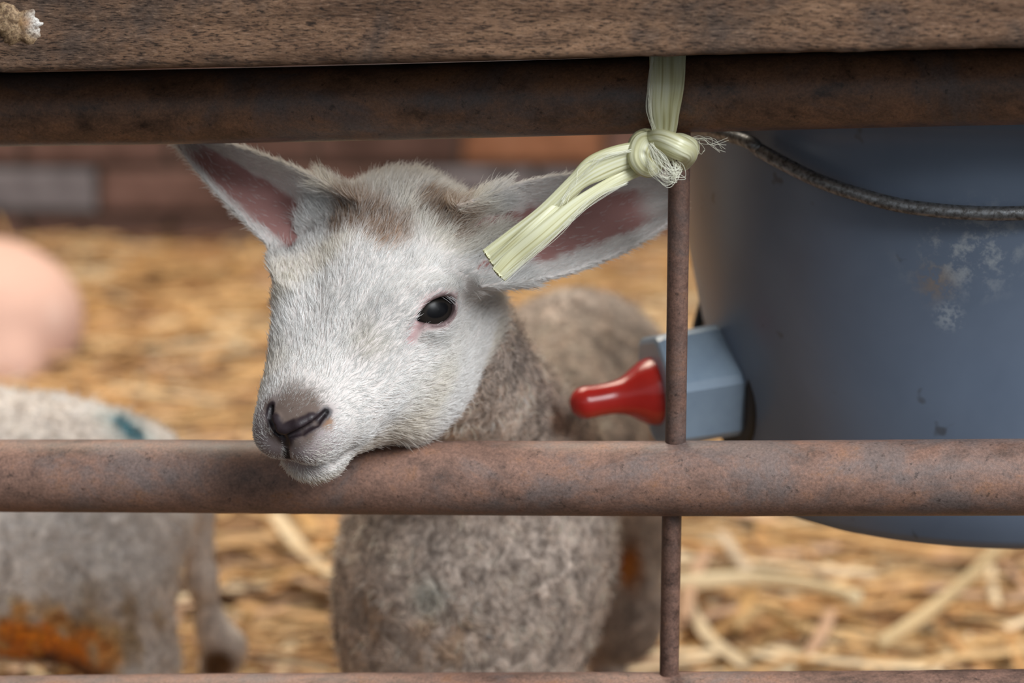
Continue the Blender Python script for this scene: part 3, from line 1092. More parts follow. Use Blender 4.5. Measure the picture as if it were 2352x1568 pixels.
def wool_mat(name, a_, b_, c_, scale=1.0, bump=0.9):
    """skin/wool material: attribute colour, curly mottling"""
    t = NT(name)
    c = t.coord('Object')
    at = t.attr('col')
    n1 = t.noise(c, 85 * scale, 5, 0.7, 1.2)
    n2 = t.noise(c, 300 * scale, 4, 0.7, 0.8)
    wl = t.n('Attribute', attribute_name='wool').outputs['Fac']
    k = t.ramp(n1, [(0.30, a_), (0.5, b_), (0.68, c_)])
    k2 = t.ramp(n2, [(0.3, 0.72), (0.7, 1.18)])
    mott = t.mix(1.0, k, k2, 'MULTIPLY')
    col = t.mix(wl, at, t.mix(1.0, at, mott, 'MULTIPLY'))
    nn_ = t.bump(n2, 0.5 * bump, 0.0022)
    nn_.node.inputs['Strength'].default_value = 1
    t.set(nn_.node.inputs['Strength'], t.math('ADD', t.math('MULTIPLY', wl, 0.42 * bump), 0.08))
    nn_ = t.bump(n1, 0.8 * bump, 0.006, nn_)
    t.set(nn_.node.inputs['Strength'], t.math('ADD', t.math('MULTIPLY', wl, 0.75 * bump), 0.05))
    # wet nose and lids are glossy, wool is not
    gl = t.n('Attribute', attribute_name='gloss').outputs['Fac']
    rough = t.math('SUBTRACT', 0.85, t.math('MULTIPLY', gl, 0.42))
    t.principled(col, rough, nn_, spec=0.35, **{'Sheen Weight': t.math('MULTIPLY', wl, 0.15), 'Sheen Roughness': 0.6})
    return t.m

def fur_mat(name):
    t = NT(name)
    at = t.attr('hcol')
    d = t.n('BsdfDiffuse'); t.set(d.inputs[0], at)
    tr = t.n('BsdfTranslucent'); t.set(tr.inputs[0], at)
    g = t.n('BsdfGlossy'); g.inputs['Roughness'].default_value = 0.45; t.set(g.inputs[0], (0.9, 0.9, 0.9))
    m1 = t.n('MixShader'); m1.inputs[0].default_value = 0.45
    t.t.links.new(d.outputs[0], m1.inputs[1]); t.t.links.new(tr.outputs[0], m1.inputs[2])
    m2 = t.n('MixShader'); m2.inputs[0].default_value = 0.05
    t.t.links.new(m1.outputs[0], m2.inputs[1]); t.t.links.new(g.outputs[0], m2.inputs[2])
    t.t.links.new(m2.outputs[0], t.out.inputs[0])
    return t.m
FUR = fur_mat('lamb_hair')

def lamb_mesh(name, field, colfn, mat):
    V, F = field.mesh()
    o = mesh_obj(name, V, F, mat)
    col, wool, gloss = colfn(V)
    me = o.data
    ca = me.attributes.new('col', 'FLOAT_COLOR', 'POINT')
    ca.data.foreach_set('color', np.concatenate([col, np.ones((len(V), 1))], 1).astype(np.float32).ravel())
    for nm, arr in (('wool', wool), ('gloss', gloss)):
        at = me.attributes.new(nm, 'FLOAT', 'POINT')
        at.data.foreach_set('value', arr.astype(np.float32))
    return o, V, F

def sample_surface(V, F, n, weight=None, seed=0):
    r = np.random.default_rng(seed)
    T = np.concatenate([F[:, [0, 1, 2]], F[:, [0, 2, 3]]])
    a, b, c = V[T[:, 0]], V[T[:, 1]], V[T[:, 2]]
    cr = np.cross(b - a, c - a)
    ar = np.linalg.norm(cr, axis=1) / 2
    if weight is not None:
        ar = ar * weight((a + b + c) / 3)
    pr = ar / ar.sum()
    i = r.choice(len(T), n, p=pr)
    u, v = r.random(n), r.random(n)
    s = u + v > 1
    u[s], v[s] = 1 - u[s], 1 - v[s]
    p = a[i] + (b[i] - a[i]) * u[:, None] + (c[i] - a[i]) * v[:, None]
    nrm = cr[i] / np.maximum(np.linalg.norm(cr[i], axis=1), 1e-12)[:, None]
    return p, nrm

def grow(p, nrm, flow, lift, length, k=5, jitter=0.25, curl=0.0, seed=0, bend=1.0):
    r = np.random.default_rng(seed)
    N = len(p)
    tang = flow - (flow * nrm).sum(1)[:, None] * nrm
    tang /= np.maximum(np.linalg.norm(tang, axis=1), 1e-9)[:, None]
    j = r.normal(0, 1, (N, 3)) * jitter
    d0 = tang * (1 - lift)[:, None] + nrm * lift[:, None] + j * 0.6
    d0 /= np.linalg.norm(d0, axis=1)[:, None]
    d1 = tang + nrm * (lift * 0.35)[:, None] + j
    d1 /= np.linalg.norm(d1, axis=1)[:, None]
    s = np.linspace(0, 1, k)
    pts = np.zeros((N, k, 3))
    pts[:, 0] = p - nrm * 0.0004
    for i in range(1, k):
        m = s[i] - 0.5 / k
        d = d0 * (1 - m * bend) + d1 * (m * bend)
        d /= np.linalg.norm(d, axis=1)[:, None]
        pts[:, i] = pts[:, i - 1] + d * (length / (k - 1))[:, None]
        if curl:
            pts[:, i] += r.normal(0, 1, (N, 3)) * (curl * length)[:, None] * s[i]
    return pts

# ------------------------------------------------------------------ main lamb
def cv(x, y, z):      # camera-frame vector (right, away, up) -> world
    return RX * x + FW * y + UP * z
HD = Head(PD(820, 676, 1.108), cv(-.368, -.50, -.775), cv(.887, -.43, -.16))
main = Field([axis_coords([(-0.20, -0.175, 0.005), (-0.175, -0.126, 0.00125), (-0.126, -0.083, 0.00075), (-0.083, -0.052, 0.00125), (-0.052, -0.016, 0.0009), (-0.016, 0.080, 0.00125), (0.08, 0.15, 0.005)]),
              axis_coords([(1.015, 1.06, 0.0009), (1.06, 1.20, 0.00125), (1.20, 1.78, 0.006)]),
              axis_coords([(0.0, 0.33, 0.006), (0.33, 0.362, 0.00125), (0.362, 0.402, 0.0008), (0.402, 0.565, 0.00125), (0.565, 0.575, 0.005)])])
# body, rear to front
rump = P(1325, 905, 1.62)
add = lambda prim, k: main.add(*prim, k)
add(ell(rump, (0.060, 0.075, 0.066)), 0)
chest = P(1060, 1400, 1.300)
add(cone(P(1120, 1240, 1.37), rump + [0, -0.02, 0], 0.070, 0.062), 0.04)
add(ell(chest, (0.071, 0.080, 0.092)), 0.04)
sh = P(1140, 1060, 1.30)
add(cone(P(1130, 1180, 1.30), sh, 0.062, 0.052), 0.05)
nk = HD.w(-34, 0, -52)
add(cone(nk, sh, 0.036, 0.050), 0.03)
# legs: hind left (seen), hind right, forelegs below the chest
def leg(pts, rr, k=0.02):
    for (a, b, ra, rb) in zip(pts[:-1], pts[1:], rr[:-1], rr[1:]):
        add(cone(a, b, ra, rb), k)
h1 = P(1420, 1420, 1.58); h0 = P(1420, 1010, 1.61)
hk_ = np.array([h1[0] - 0.004, 1.645, 0.098])
leg([h0, h1, hk_, np.array([hk_[0], 1.640, 0.030]), np.array([hk_[0], 1.622, 0.016])], [0.042, 0.0265, 0.0165, 0.0115, 0.0125])
h0b = h0 + [-0.075, 0.01, 0]; h1b = h1 + [-0.080, 0.01, 0]
leg([h0b, h1b, hk_ + [-0.078, 0.02, 0], np.array([hk_[0] - 0.078, 1.655, 0.030]), np.array([hk_[0] - 0.078, 1.637, 0.016])], [0.042, 0.025, 0.0125, 0.0105, 0.0125])
for fx in (985, 1150):
    e0 = P(fx, 1440, 1.300); e1 = np.array([e0[0], 1.305, 0.115])
    leg([e0, e1, np.array([e0[0], 1.300, 0.030]), np.array([e0[0], 1.290, 0.016])], [0.040, 0.017, 0.0115, 0.0135])
head_ops(main, HD)
eL = Ear(HD.w(-42, 33, -14), P(1537, 464, 1.150), cv(-.25, .10, 1.0), 0.0235, 0.020, bend=0.004)
eR = Ear(HD.w(-38, -28, -12), P(412, 300, 1.165), cv(.60, -.15, .78), 0.0250, 0.021, bend=0.002, taper=0.75)
for e in (eL, eR):
    main.add(*e.prim(), 0.010)
# root of each ear
add(cone(HD.w(-42, 27, -16), eL.base + eL.A * 0.016, 0.017, 0.0115), 0.018)
add(cone(HD.w(-40, -26, -14), eR.base + eR.A * 0.016, 0.017, 0.0115), 0.018)

MARK = {k: hit(*v, main) for k, v in dict(b1=(845, 500), b1b=(800, 470), b1c=(890, 530), b1d=(775, 520), b2=(985, 470), b2b=(1055, 508), orange=(1448, 1300), orange2=(1500, 985), green=(985, 1375), tan=(1020, 1480), tan2=(860,1420)).items()}
MARK = {k: v for k, v in MARK.items() if v is not None}
print('marks', list(MARK))

def seg_dist(p, a, b):
    ab = b - a
    t = np.clip(((p - a) @ ab) / (ab @ ab), 0, 1)
    return np.linalg.norm(p - a - t[:, None] * ab, axis=1)

def blendc(col, m, c):
    return col * (1 - m[:, None]) + np.array(c) * m[:, None]

def head_weight(p):
    """1 on the head and ears, 0 on the woolly body"""
    q = HD.loc(p)
    r = np.sqrt(((q[:, 0] - 6) / 84) ** 2 + (q[:, 1] / 66) ** 2 + ((q[:, 2] + 23) / 62) ** 2)
    w = 1 - sstep(0.94, 1.12, r + 0.10 * (noise3(p * 70, 5) - 0.5))
    w = np.maximum(w, sstep(40, 50, q[:, 0]) * (np.abs(q[:, 1]) < 40) * (q[:, 0] < 110) * (q[:, 2] > -52))
    for e in (eL, eR):
        t, s, n = e.loc(p)
        w = np.maximum(w, ((t > 0.004) & (t < e.L + 0.01) & (np.abs(s) < e.w + 0.008) & (np.abs(n) < 0.035)).astype(float))
    return w

def ear_inner(p, nrm=None):
    """pink bare inside of the ears, 0..1"""
    m = np.zeros(len(p))
    for e, lo, hi in ((eL, -0.62, 0.60), (eR, -0.84, 0.26)):
        t, s, n = e.loc(p)
        u = t / e.L
        hw = np.maximum(e.half(u), 1e-4)
        r = s / hw
        n0 = e.cup * (1 - 0.35 * np.clip(u, 0, 1)) * r * r + e.bend * np.clip(u, 0, 1.2) ** 2
        on = ((n - n0) > 0.0) & (u > 0.0) & (u < 1.0) & (np.abs(s) < hw + 0.004) & (np.abs(n - n0) < 0.010)
        mid, hf = (lo + hi) / 2, (hi - lo) / 2
        k = 1 - sstep(0.72, 1.1, np.abs(r - mid) / hf + 0.25 * (noise3(p * 260, 3) - 0.5))
        k *= 1 - sstep(0.78, 0.93, u)
        m = np.maximum(m, on * k)
    return m

def main_col(p):
    q = HD.loc(p)
    hw = head_weight(p)
    n1, n2 = noise3(p * 180, 1), noise3(p * 520, 2)
    body = np.tile(np.array([0.55, 0.455, 0.39]), (len(p), 1)) * (0.85 + 0.35 * noise3(p * 28, 8))[:, None]
    tanm = np.zeros(len(p))
    for k, rr in (('tan', 0.026), ('tan2', 0.02)):
        if k in MARK:
            tanm = np.maximum(tanm, (1 - sstep(0.4, 1, np.linalg.norm(p - MARK[k], axis=1) / rr)) * sstep(0.35, 0.6, n1))
    body = blendc(body, tanm * 0.6, (0.50, 0.30, 0.16))
    if 'green' in MARK:
        body = blendc(body, (1 - sstep(0.004, 0.016, np.linalg.norm(p - MARK['green'], axis=1))) * 0.5, (0.28, 0.34, 0.30))
    for k, rr in (('orange', 0.020), ('orange2', 0.012)):
        if k in MARK:
            d = np.linalg.norm((p - MARK[k]) * [1.5, 1, 0.8], axis=1)
            body = blendc(body, 1 - sstep(0.25 * rr, rr, d + 0.006 * (n1 - 0.5)), (0.42, 0.15, 0.02))
    body = blendc(body, 1 - sstep(0.022, 0.030, p[:, 2]), (0.05, 0.04, 0.035))
    # face: pale skin seen between white hairs
    skin = np.tile(np.array([0.60, 0.55, 0.52]), (len(p), 1))
    col = body * (1 - hw[:, None]) + skin * hw[:, None]
    gloss = np.zeros(len(p))
    # brown stain of the crown
    col = blendc(col, hw * crown_brown(p) * 0.9, (0.26, 0.16, 0.10))
    # nose leather
    dn = np.linalg.norm((q - [82, 0, -4]) * [0.8, 0.8, 0.95], axis=1)
    col = blendc(col, (1 - sstep(14, 26, dn + 5 * (n1 - .5))) * 0.92, (0.25, 0.20, 0.205))
    top = 1 - sstep(8, 14, np.linalg.norm((q - [74, 4, 7]) * [0.75, 0.75, 1.0], axis=1) + 5 * (n1 - .5))
    col = blendc(col, top * 0.92, (0.115, 0.080, 0.062))
    rust = 1 - sstep(2.0, 5.0, np.linalg.norm(q - [71, 17, -1], axis=1) + 3 * (n2 - .5))
    col = blendc(col, rust * 0.7, (0.26, 0.13, 0.055))
    core = np.zeros(len(p)); deep = np.zeros(len(p))
    for g in ('near', 'far'):
        sd_, ld_ = chain_dist(q, NOSE['slit_' + g]), chain_dist(q, NOSE['lobe_' + g])
        core = np.maximum(core, 1 - sstep(1.9, 3.4, sd_ + 1.2 * (n2 - .5)))
        core = np.maximum(core, 1 - sstep(2.4, 3.8, ld_ + 1.2 * (n2 - .5)))
        deep = np.maximum(deep, 1 - sstep(1.0, 1.8, sd_))
    core = np.maximum(core, 1 - sstep(3.0, 5.5, np.linalg.norm((q - NOSE['phil'][0]), axis=1)))
    col = blendc(col, core, (0.026, 0.017, 0.020))
    gloss = np.maximum(gloss, core)
    col = blendc(col, 1 - sstep(1.2, 2.3, chain_dist(q, NOSE['phil'])), (0.022, 0.017, 0.02))
    col = blendc(col, deep, (0.006, 0.004, 0.005))
    # mouth line
    ml = mouth_dist(q)
    col = blendc(col, (1 - sstep(1.6, 3.2, ml)) * 0.9, (0.10, 0.075, 0.065))
    # pink lids and tear furrow
    for g in (1, -1):
        n, a, b = eye_frame(g)
        c = EYE_C * [1, g, 1]
        up = b if b[2] > 0 else -b
        w_ = q - c
        da, db, dn_ = w_ @ a, w_ @ b, w_ @ n
        dd = np.sqrt((da / 15) ** 2 + (db / 10.5) ** 2)
        rim = (1 - sstep(0.72, 1.12, dd + 0.25 * (n1 - .5))) * (dn_ > 2)
        col = blendc(col, rim * 0.7, (0.50, 0.33, 0.33))
        fur_ = 1 - sstep(2, 5.5, np.minimum(seg_dist(q, c - a * 9.5 + n * 11.2, c - a * 13.5 + n * 10.5 - up * 4), seg_dist(q, c - a * 13.5 + n * 10.5 - up * 4, c - a * 17 + n * 8.6 - up * 9)))
        col = blendc(col, fur_ * 0.9, (0.40, 0.25, 0.25))
        edge = (1 - sstep(0.66, 0.80, dd)) * (dn_ > 2)
        col = blendc(col, edge * 0.85, (0.07, 0.04, 0.04))
        gloss = np.maximum(gloss, 0.6 * np.maximum(edge, fur_))
    ei = ear_inner(p)
    col = blendc(col, ei, (0.34, 0.175, 0.16))
    return col, (1 - hw), gloss

def mouth_dist(q):
    return np.minimum(chain_dist(q, MOUTH, 1), chain_dist(q, MOUTH, -1))

def crown_brown(p):
    m = np.zeros(len(p))
    n = noise3(p * 230, 12)
    for a, b, r0, r1 in (('b1b', 'b1', 0.004, 0.013), ('b1', 'b1c', 0.004, 0.014), ('b1d', 'b1', 0.003, 0.010), ('b2', 'b2b', 0.004, 0.0105)):
        if a in MARK and b in MARK:
            d = seg_dist(p, MARK[a], MARK[b])
            m = np.maximum(m, (1 - sstep(r0, r1, d + 0.006 * (n - 0.5))))
    return m

MAINW = wool_mat('lamb_skin_and_wool', (0.30, 0.27, 0.25), (0.92, 0.90, 0.88), (1.7, 1.7, 1.68))
lamb, LV, LF = lamb_mesh('lamb', main, main_col, MAINW)
tag(lamb, 'white-faced lamb with its chin on the rusty middle rail and its ears spread', 'lamb')
print('main lamb verts', len(LV))

# eyes
def eye_mat():
    t = NT('lamb_eye')
    c = t.coord('Object')
    sx = t.n('SeparateXYZ'); t.set(sx.inputs[0], c)
    # object z = gaze axis, x = along the lids
    px = t.math('MULTIPLY', sx.outputs[0], 1 / 0.0062); py_ = t.math('MULTIPLY', sx.outputs[1], 1 / 0.0036)
    rp = t.math('SQRT', t.math('ADD', t.math('MULTIPLY', px, px), t.math('MULTIPLY', py_, py_)))
    rr = t.math('SQRT', t.math('ADD', t.math('MULTIPLY', sx.outputs[0], sx.outputs[0]), t.math('MULTIPLY', sx.outputs[1], sx.outputs[1])))
    col = t.mix(t.ramp(rp, [(0.85, 0.0), (1.0, 1.0)]), (0.003, 0.003, 0.004), (0.016, 0.013, 0.011))
    irw = t.math('MULTIPLY', rr, 1 / 0.0100)
    col = t.mix(t.ramp(irw, [(0.80, 0.0), (0.90, 1.0)]), col, (0.008, 0.007, 0.008))
    col = t.mix(t.ramp(irw, [(0.95, 0.0), (0.99, 1.0)]), col, (0.10, 0.10, 0.125))
    t.principled(col, 0.34, spec=0.22)
    return t.m
EYEM = eye_mat()
for g in (1, -1):
    n, a, b = eye_frame(g)
    nw, aw = n @ HD.B, a @ HD.B
    bw = np.cross(nw, aw)
    cw = HD.w(*(EYE_C * [1, g, 1]))
    me = bpy.data.meshes.new('eye')
    V, F = [], []
    nu, nv = 40, 24
    for i in range(nv + 1):
        th = math.pi * i / nv
        for j in range(nu):
            ph = 2 * math.pi * j / nu
            r = EYE_R * 0.001
            V.append((r * math.sin(th) * math.cos(ph), r * math.sin(th) * math.sin(ph), r * math.cos(th)))
    F = [tuple(f) for f in grid_faces(nv + 1, nu, wrap_m=True)]
    F = [tuple(reversed(f)) for f in F]
    me.from_pydata(V, [], F)
    me.polygons.foreach_set('use_smooth', np.ones(len(F), bool))
    me.materials.append(EYEM)
    me.validate()
    o = bpy.data.objects.new('eye', me)
    mt = Matrix((aw, bw, nw)).transposed().to_4x4()
    mt.translation = Vector(cw)
    o.matrix_basis = mt
    link(o, lamb)
    o['label'] = 'dark glossy eye'

# ---- hair of head and ears
def bare(p):
    """0 where no hair grows (eye opening, nose leather, nostrils, mouth crease, ear inside)"""
    q = HD.loc(p)
    k = np.ones(len(p))
    k *= sstep(4.0, 6.5, np.linalg.norm(q - NOSE['phil'][0], axis=1))
    for g in ('near', 'far'):
        k *= sstep(2.3, 3.8, chain_dist(q, NOSE['slit_' + g])) * sstep(2.6, 4.0, chain_dist(q, NOSE['lobe_' + g]))
    for g in (1, -1):
        n, a, b = eye_frame(g)
        up = b if b[2] > 0 else -b
        c = EYE_C * [1, g, 1]
        w_ = q - c
        dd = np.sqrt(((w_ @ a + 1.2) / 13.0) ** 2 + ((w_ @ b + 1.0 * np.sign(b[2])) / 7.6) ** 2)
        k *= np.where((w_ @ n) > 2, sstep(0.92, 1.18, dd), 1)
        fur_ = np.minimum(seg_dist(q, c - a * 9.5 + n * 11.2, c - a * 13.5 + n * 10.5 - up * 4), seg_dist(q, c - a * 13.5 + n * 10.5 - up * 4, c - a * 17 + n * 8.6 - up * 9))
        k *= sstep(2.4, 4.6, fur_)
    k *= sstep(1.2, 2.8, mouth_dist(q)) * 0.95 + 0.05
    k *= sstep(1.4, 2.6, chain_dist(q, NOSE['phil']))
    k *= 1 - 0.92 * ear_inner(p)
    return k

def head_hair():
    N = 150000
    p, nrm = sample_surface(LV, LF, N, lambda c: head_weight(c) * bare(c) * np.where(HD.loc(c)[:, 2] > -75, 1, 0.4) * np.where(HD.loc(c)[:, 0] > 58, 2.2, 1), 3)
    N = len(p)
    r = np.random.default_rng(4)
    q = HD.loc(p)
    # flow: away from the nose over the face; along the ears on the ears
    N0 = HD.w(96, 0, 2)
    flow = p - N0
    flow /= np.linalg.norm(flow, axis=1)[:, None]
    lat = np.sign(q[:, 1] + 1e-6)[:, None] * HD.B[1]
    flow = flow + 0.25 * lat * sstep(0, 20, np.abs(q[:, 1]))[:, None]
    # low-frequency swirl so tufts part and clump
    sw = np.stack([noise3(p * 75, 21 + i) - 0.5 for i in range(3)], 1)
    cl = np.stack([noise3(p * 330, 31 + i) - 0.5 for i in range(3)], 1)
    flow = flow + sw * 0.9 + cl * 0.85
    muzzle = sstep(35, 75, q[:, 0])
    poll = sstep(-22, -48, q[:, 0]) if False else sstep(22, 48, -q[:, 0])
    chin = sstep(26, 38, -q[:, 2]) * sstep(20, 50, q[:, 0])
    length = 0.0060 + 0.0035 * poll - 0.0026 * muzzle + 0.0015 * sstep(20, 60, -q[:, 2]) * (1 - muzzle) + 0.001 * chin
    lift = 0.22 + 0.30 * poll - 0.06 * muzzle
    inear = np.zeros(N)
    for e in (eL, eR):
        t_, s_, n_ = e.loc(p)
        on = (t_ > 0.022) & (t_ < e.L + 0.01) & (np.abs(s_) < e.w + 0.008) & (np.abs(n_) < 0.035) & (np.abs(q[:, 1]) > 36)
        inear = np.maximum(inear, on)
        out = e.A * 0.9 + np.sign(s_)[:, None] * e.W * 0.30
        flow = np.where(on[:, None], out + sw * 0.4, flow)
        length = np.where(on, 0.0048, length)
        lift = np.where(on, 0.13, lift)
    near_nose = 1 - sstep(10, 26, np.linalg.norm((q - [84, 0, 0]) * [.8, 1, 1], axis=1))
    length = length * (1 - 0.25 * near_nose) * r.uniform(0.65, 1.3, N)
    lift = lift * (1 - 0.25 * near_nose)
    pts = grow(p, nrm, flow, lift, length, 5, (0.17 * (1 - 0.6 * near_nose))[:, None], 0.015, 5)
    base = np.array([0.86, 0.85, 0.83])
    col = base * r.uniform(0.78, 1.12, N)[:, None]
    warm = noise3(p * 45, 41)
    col *= (1 - 0.10 * sstep(.5, .8, warm)[:, None] * np.array([0.1, 0.4, 1.0]))
    cb = crown_brown(p)
    col = blendc(col, np.clip(cb * r.uniform(0.35, 1.1, N) * 1.0, 0, 1), (0.34, 0.22, 0.14))
    topn = 1 - sstep(8, 15, np.linalg.norm((q - [74, 4, 7]) * [0.75, 0.75, 1.0], axis=1))
    col = blendc(col, topn * r.uniform(0.3, 1, N), (0.21, 0.155, 0.12))
    col = blendc(col, chin * 0.45, (0.72, 0.62, 0.48))
    col = np.clip(col, 0, 0.92)
    rad = np.outer(r.uniform(0.00007, 0.00012, N), np.array([1, 1, 0.9, 0.65, 0.2]))
    o = hair_object('head_hair', None, pts, rad, FUR, lamb, col)
    o['kind'] = 'stuff'
head_hair()

def lashes():
    r = np.random.default_rng(8)
    allp, allc = [], []
    for g in (1, -1):
        n, a, b = eye_frame(g)
        up = b if b[2] > 0 else -b
        c = EYE_C * [1, g, 1]
        for i in range(15):
            u = r.uniform(2, 11)
            h = 6.4 * (1 - (u / 12.5) ** 2) + r.normal(0, .3)
            root = c + n * (12.0 - 0.012 * u * u) + a * u + up * h
            L = r.uniform(4, 9)
            d = n * 0.75 + a * (0.05 * u / 10 + r.normal(0.30, 0.15)) - up * r.uniform(0.35, 0.7)
            d1 = n * 0.25 + a * (0.4 + r.normal(0, .12)) - up * 0.95
            q = [root, root + d * L * 0.35, root + d * L * 0.6 + d1 * L * 0.15, root + d * L * 0.7 + d1 * L * 0.4]
            allp.append(catmull([HD.w(*k) for k in q], 6)); 
    pts = np.array(allp)
    o = hair_object('eyelashes', None, pts, np.outer(np.full(len(pts), 0.00008), [1, 1, .9, .8, .6, .3]), FUR, lamb, np.full((len(pts), 3), 0.72))
    o['kind'] = 'stuff'
lashes()

def body_wool(o, V, F, n, wfn, colfn, seed, length=0.007, rad=0.00022, lo=0.35):
    p, nrm = sample_surface(V, F, n, wfn, seed)
    r = np.random.default_rng(seed + 1)
    fl = np.stack([noise3(p * 120, seed + 50 + i) - 0.5 for i in range(3)], 1) + [0, 0.1, -0.2]
    pts = grow(p, nrm, fl, r.uniform(0.35, 0.7, n), length * r.uniform(0.5, 1.2, n), 6, 0.45, 0.10, seed + 2)
    col = colfn(p)
    k = noise3(p * 150, seed + 9)
    col = np.clip(col * (lo + (1.95 - 2 * lo) * sstep(0.25, 0.75, k))[:, None] * r.uniform(0.8, 1.25, n)[:, None], 0, 0.9)
    h = hair_object('wool', None, pts, np.outer(np.full(n, rad), [1, 1, 1, .9, .7, .3]), FUR, o, col)
    h['kind'] = 'stuff'
body_wool(lamb, LV, LF, 60000, lambda c: (1 - head_weight(c)) * (c[:, 2] > 0.06), lambda p: main_col(p)[0] * 1.12, 60, 0.0062, 0.00015)

# ------------------------------------------------------------------ second lamb, side-on at the left
Y2 = 1.44
sec = Field([axis_coords([(-0.78, -0.17, 0.0045)]), axis_coords([(1.25, 1.66, 0.0045)]), axis_coords([(0.0, 0.42, 0.0045)])])
a2 = lambda prim, k: sec.add(*prim, k)
rump2 = P(163, 1205, Y2)
a2(ell(rump2, (0.064, 0.066, 0.074)), 0)
a2(ell(P(325, 1108, Y2 + 0.01), (0.027, 0.045, 0.032)), 0.03)
mid2 = P(-30, 1205, Y2 - 0.005)
front2 = P(-420, 1190, Y2 - 0.03)
a2(cone(rump2 + [-0.02, 0, -0.004], mid2, 0.070, 0.075), 0.03)
a2(cone(mid2, front2, 0.075, 0.070), 0.03)
th2 = P(268, 1330, Y2 - 0.045); kn2 = P(318, 1500, Y2 - 0.045)
def leg2(pts, rr, k=0.018):
    for (a, b, ra, rb) in zip(pts[:-1], pts[1:], rr[:-1], rr[1:]):
        a2(cone(a, b, ra, rb), k)
leg2([P(250, 1250, Y2 - 0.03), th2, kn2, np.array([kn2[0] + 0.010, Y2 - 0.045, 0.085]), np.array([kn2[0] + 0.004, Y2 - 0.045, 0.026]), np.array([kn2[0] - 0.006, Y2 - 0.045, 0.014])],
     [0.045, 0.030, 0.0200, 0.0125, 0.0105, 0.012], 0.02)
fh = P(446, 1150, Y2 + 0.07)
leg2([P(355, 1130, Y2 + 0.04), fh, P(462, 1330, Y2 + 0.075), P(486, 1440, Y2 + 0.08), P(516, 1490, Y2 + 0.082), P(498, 1545, Y2 + 0.082), np.array([P(490, 1560, Y2 + 0.08)[0], Y2 + 0.08, 0.026]), np.array([P(482, 1560, Y2 + 0.08)[0], Y2 + 0.08, 0.013])],
     [0.030, 0.0125, 0.0085, 0.0085, 0.0125, 0.0095, 0.0095, 0.011], 0.012)
for yy in (-0.05, 0.03):
    e0 = front2 + [0.0, yy + 0.03, -0.03]
    leg2([e0, np.array([e0[0] + 0.01, e0[1], 0.10]), np.array([e0[0], e0[1], 0.028]), np.array([e0[0] - 0.008, e0[1], 0.013])], [0.035, 0.015, 0.011, 0.0125])
H2 = Head(front2 + [-0.155, 0.01, 0.115], (-0.8, -0.25, -0.45), (0.25, -0.95, 0.0), 0.95)
a2(cone(front2 + [-0.02, 0, 0.02], H2.w(-35, 0, -42), 0.055, 0.036), 0.03)
head_ops(sec, H2, detail=False)
for g in (1, -1):
    e = Ear(H2.w(-42, g * 30, -10), H2.w(-62, g * 105, -16), H2.d(-0.9, 0, 0.6), 0.022, 0.014, th=0.0040)
    sec.add(*e.prim(), 0.006)
    a2(H2.C((-42, g * 25, -12), (-46, g * 44, -13), 13, 9), 0.012)
M2 = {k: hit(*v, sec) for k, v in dict(blue=(278, 965), blue2=(308, 996), navel=(150, 1478), navel2=(235, 1505), tan=(310, 1430), tan2=(240, 1390), tan3=(340,1470), foot=(500, 1530), back1=(180, 960)).items()}
M2 = {k: v for k, v in M2.items() if v is not None}
print('marks2', list(M2))
# iodine-stained tuft hanging at the navel
nv0, nv1 = P(60, 1450, Y2 - 0.060), P(195, 1475, Y2 - 0.062)
def sec_col(p):
    n1, n2 = noise3(p * 120, 1), noise3(p * 50, 2)
    col = np.tile(np.array([0.84, 0.765, 0.70]), (len(p), 1)) * (0.85 + 0.3 * noise3(p * 26, 8))[:, None]
    if 'blue' in M2:
        d = seg_dist(p, M2['blue'], M2.get('blue2', M2['blue'] + 0.002))
        col = blendc(col, (1 - sstep(0.008, 0.026, d)) * 0.5, (0.26, 0.40, 0.42))
        col = blendc(col, 1 - sstep(0.004, 0.0095, d + 0.003 * (n1 - .5)), (0.025, 0.16, 0.22))
    d = seg_dist(p, nv0, nv1) + 0.024 * (n1 - 0.5)
    col = blendc(col, (1 - sstep(0.020, 0.034, d)) * 0.9, (0.72, 0.42, 0.12))
    col = blendc(col, 1 - sstep(0.013, 0.026, d), (0.85, 0.25, 0.006))
    d3 = seg_dist(p, P(110, 1520, Y2 - .06), P(220, 1535, Y2 - .06)) + 0.01 * (n1 - .5)
    col = blendc(col, (1 - sstep(0.005, 0.018, d3)) * 0.85, (0.07, 0.022, 0.006))
    for k in ('tan', 'tan2', 'tan3'):
        if k in M2:
            col = blendc(col, (1 - sstep(0.008, 0.024, np.linalg.norm(p - M2[k], axis=1))) * sstep(.3, .6, n1) * 0.6, (0.40, 0.25, 0.09))
    if 'foot' in M2:
        col = blendc(col, 1 - sstep(0.008, 0.017, np.linalg.norm(p - M2['foot'], axis=1)), (0.14, 0.065, 0.018))
    col = blendc(col, 1 - sstep(0.022, 0.030, p[:, 2]), (0.06, 0.045, 0.035))
    return col, np.ones(len(p)), np.zeros(len(p))
SECW = wool_mat('grey_lamb_wool', (0.55, 0.53, 0.52), (0.95, 0.93, 0.92), (1.35, 1.35, 1.34))
a2(cone(nv0 + [0.01, 0.012, 0.004], nv1 + [0, 0.008, 0.0], 0.020, 0.017), 0.022)
lamb2, V2, F2 = lamb_mesh('lamb', sec, sec_col, SECW)
tag(lamb2, 'grey-white lamb with a blue mark on its back and an orange-stained belly', 'lamb')
body_wool(lamb2, V2, F2, 26000, lambda c: (c[:, 2] > 0.05) * (c[:, 0] > -0.5) * np.where(c[:, 1] > Y2 + 0.055, 0.25, 1.0), lambda p: sec_col(p)[0] * 1.1, 90, 0.006, 0.00020, 0.6)

